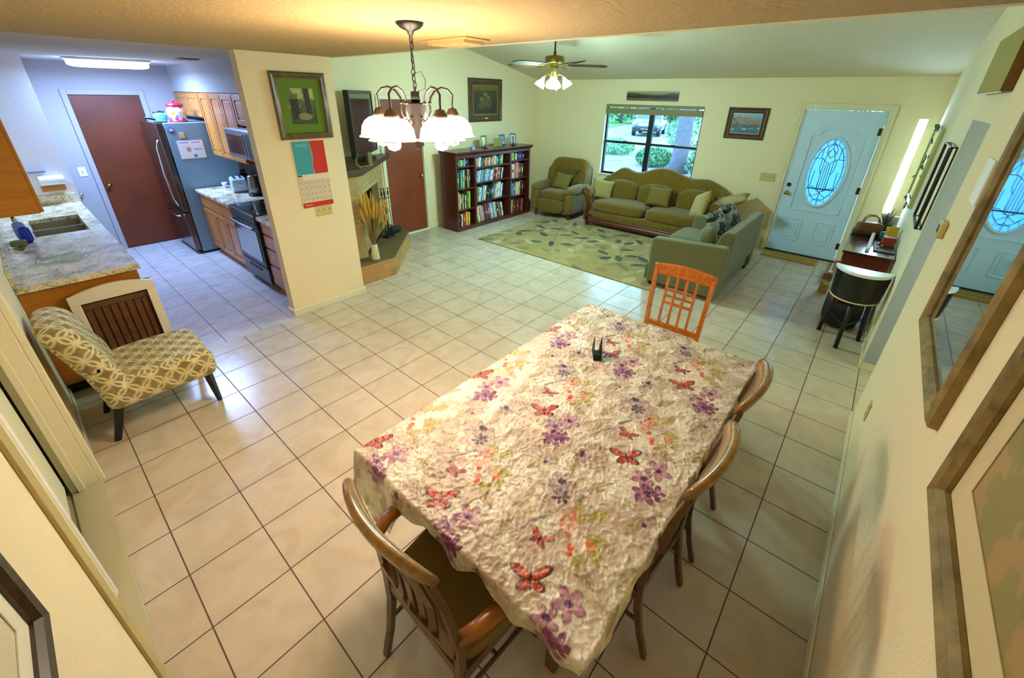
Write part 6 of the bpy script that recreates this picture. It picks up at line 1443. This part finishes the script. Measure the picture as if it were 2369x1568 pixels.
# ================================================================== OUTDOORS
GZ = -.20
gm = mat('ground_leaf_litter', '6c6478', .95, var=.5, vscale=6)
struct(bx(5.36, 70, -30, 50, GZ - .1, GZ), 'ground', gm)
struct(MB().prism([(14, 4.5), (15.5, 3.8), (34, 7.6), (60, 13), (60, 20), (34, 13), (20, 11), (12, 12), (9, 10)], GZ, GZ + .02, 'z'), 'driveway', mat('driveway_concrete', '6c7684', .9, var=.12, vscale=3))
struct(MB().prism([(30, 14), (60, 22), (60, 45), (24, 40), (20, 16)], GZ, GZ + .03, 'z'), 'lawn', mat('lawn_green', '3c6c30', .95, var=.3, vscale=5))
struct(MB().prism([(24, -20), (60, -20), (60, 11), (36, 6.5), (24, 4.2)], GZ, GZ + .03, 'z'), 'lawn', mat('lawn_green', '3c6c30', .95, var=.3, vscale=5))
def foliage(n, c, rad, size, R, gaps=.9):
    mb = MB()
    for k in range(n):
        while True:
            p = Vector((R.uniform(-1, 1), R.uniform(-1, 1), R.uniform(-1, 1)))
            if p.length < 1: break
        p = p.normalized() * (p.length ** .4)
        q = (c[0] + p.x * rad[0], c[1] + p.y * rad[1], c[2] + p.z * rad[2]); s_ = size * R.uniform(.6, 1.3)
        T = Matrix.Translation(q) @ Euler((R.uniform(0, 6), R.uniform(0, 6), R.uniform(0, 6))).to_matrix().to_4x4()
        mb.add([(-s_, 0, 0), (0, -s_ * .45, 0), (s_, 0, s_ * .15), (0, s_ * .45, 0)], [(0, 1, 2, 3)], T)
    return mb
RF = random.Random(11)
gl = [mat('leaf_green_a', '3c7448', .6), mat('leaf_green_b', '5c8c60', .6), mat('leaf_green_c', '2c5c44', .6)]
for k, (x, y, rx, rz, lb) in enumerate(((13.9, 2.7, .7, .35, 'leafy low shrub beside the big tree trunk outside the window'), (16.2, 5.6, .9, .35, 'broad low shrub at the edge of the driveway outside'), (12.6, .2, .8, .5, 'small bright shrub right of the tree trunk outside'), (20.5, 3.6, 1.3, .9, 'tall pale green shrub behind the tree trunk outside'))):
    t = thing('garden_shrub', lb, 'shrub', (x, y, GZ), 0)
    tag(foliage(900, (0, 0, rz * .9), (rx, rx, rz), .09, RF).build('leaves', gl[k % 3], t), kind='stuff')
    st4 = MB()
    for q in range(7): st4.tube([(0, 0, 0), (RF.uniform(-.5, .5) * rx, RF.uniform(-.5, .5) * rx, rz * 1.2)], .015, 5)
    st4.build('stems', M_chaird, t)
tr = thing('tree', 'thick rough-barked tree trunk just outside the front window', 'tree', (13.0, 1.42, GZ))
bark = mat('bark', '4c4a56', .95, bump=1, bscale=14, var=.4, vscale=9)
pts = [(0, 0, -.05), (0, 0, .5), (.03, .02, 2.0), (.05, 0, 4.0), (.1, .05, 7)]
MB().tube(pts, [.40, .27, .24, .23, .18], 20).build('trunk', bark, tr, smooth=True)
tag(foliage(2200, (.1, .05, 8.6), (3.0, 3.0, 2.2), .16, RF).build('crown', gl[0], tr), kind='stuff')
for k in range(7):
    x, y = 40 + RF.uniform(-.5, 2), -5 + k * 5.7
    t = thing('background_tree', f'{ORD[k]} tree from the right in the row across the road', 'tree', (x, y, GZ), 0, 'trees across the road')
    MB().tube([(0, 0, 0), (.1, 0, 3.5)], [.2, .12], 8).build('trunk', bark, t)
    tag(foliage(1500, (0, 0, 3.6), (2.7, 2.6, 3.4), .30, RF).build('crown', gl[k % 3], t), kind='stuff')
hd = tag(foliage(5000, (52, 12, 2.2), (2.5, 34, 4.2), .45, RF).build('hedge', gl[1]), 'long dense green hedge behind the trees across the road', 'hedge', kind='stuff')
# parked car, nose towards the house
car = thing('car', 'dark blue-grey sport utility vehicle parked nose-on in the driveway outside', 'car', (28.2, 9.3, GZ + .02), math.radians(196))
cm = mat('car_paint', '2c4460', .25, metal=.5, coat=1); cg = mat('car_glass', '20303c', .08)
# local: nose towards +x
sec = [(2.25, .45, .70, .80), (2.15, .32, .92, .88), (1.5, .30, 1.02, .92), (.95, .30, 1.08, .93), (.2, .30, 1.12, .93), (-1.6, .30, 1.12, .93), (-2.2, .32, 1.08, .90), (-2.3, .45, .9, .86)]
vs = []; fs = []
for x, zb, zt, hw in sec: vs += [(x, -hw * .96, zb), (x, -hw, (zb + zt) / 2), (x, -hw * .93, zt), (x, hw * .93, zt), (x, hw, (zb + zt) / 2), (x, hw * .96, zb)]
for i in range(len(sec) - 1):
    for k in range(6): fs.append((i * 6 + k, i * 6 + (k + 1) % 6, (i + 1) * 6 + (k + 1) % 6, (i + 1) * 6 + k))
fs += [tuple(range(6))[::-1], tuple(range((len(sec) - 1) * 6, len(sec) * 6))]
MB().add(vs, fs).build('body', cm, car, bevel=.04)
sec = [(1.0, 1.06, 1.07, .82), (.25, 1.08, 1.62, .70), (-.2, 1.10, 1.72, .68), (-1.6, 1.10, 1.70, .68), (-2.15, 1.08, 1.10, .80)]
vs = []; fs = []
for x, zb, zt, hw in sec: vs += [(x, -.86, zb), (x, -hw, zt), (x, hw, zt), (x, .86, zb)]
for i in range(len(sec) - 1):
    for k in range(4): fs.append((i * 4 + k, i * 4 + (k + 1) % 4, (i + 1) * 4 + (k + 1) % 4, (i + 1) * 4 + k))
fs += [(3, 2, 1, 0), (16, 17, 18, 19)]
MB().add(vs, fs).build('greenhouse', cg, car, bevel=.02)
MB().box(-1.7, .1, -.66, .66, 1.68, 1.74).build('roof', cm, car, bevel=.02)
MB().box(2.18, 2.27, -.45, .45, .66, .84).build('grille', mat('grille_silver', 'b8c4d0', .3, metal=.6), car, bevel=.02)
for sy in (-1, 1):
    MB().soft((2.12, sy * .70, .82), (.16, .34, .18), 3).build('headlight', mat('headlight', 'dce8f0', .1), car, smooth=True)
    MB().soft((.75, sy * 1.02, 1.12), (.14, .22, .16), 3).build('wing_mirror', cm, car, smooth=True)
    for x in (1.4, -1.4):
        T = Matrix.Translation((x, sy * .82, .34)) @ Euler((PI / 2, 0, 0)).to_matrix().to_4x4()
        w_ = MB().lathe([(.001, -.11), (.22, -.11), (.34, -.10), (.345, 0), (.34, .10), (.22, .11), (.001, .11)], seg=24, T=T).build('wheel', M_blackm, car, smooth=False)
        MB().lathe([(.001, -.115), (.2, -.115), (.2, .115), (.001, .115)], seg=10, T=T).build('rim', M_steel, w_)
MB().box(2.24, 2.32, -.82, .82, .36, .58).build('bumper', M_blackm, car, bevel=.03)
MB().box(2.30, 2.33, -.26, .26, .48, .50).build('bumper_strip', M_white, car)
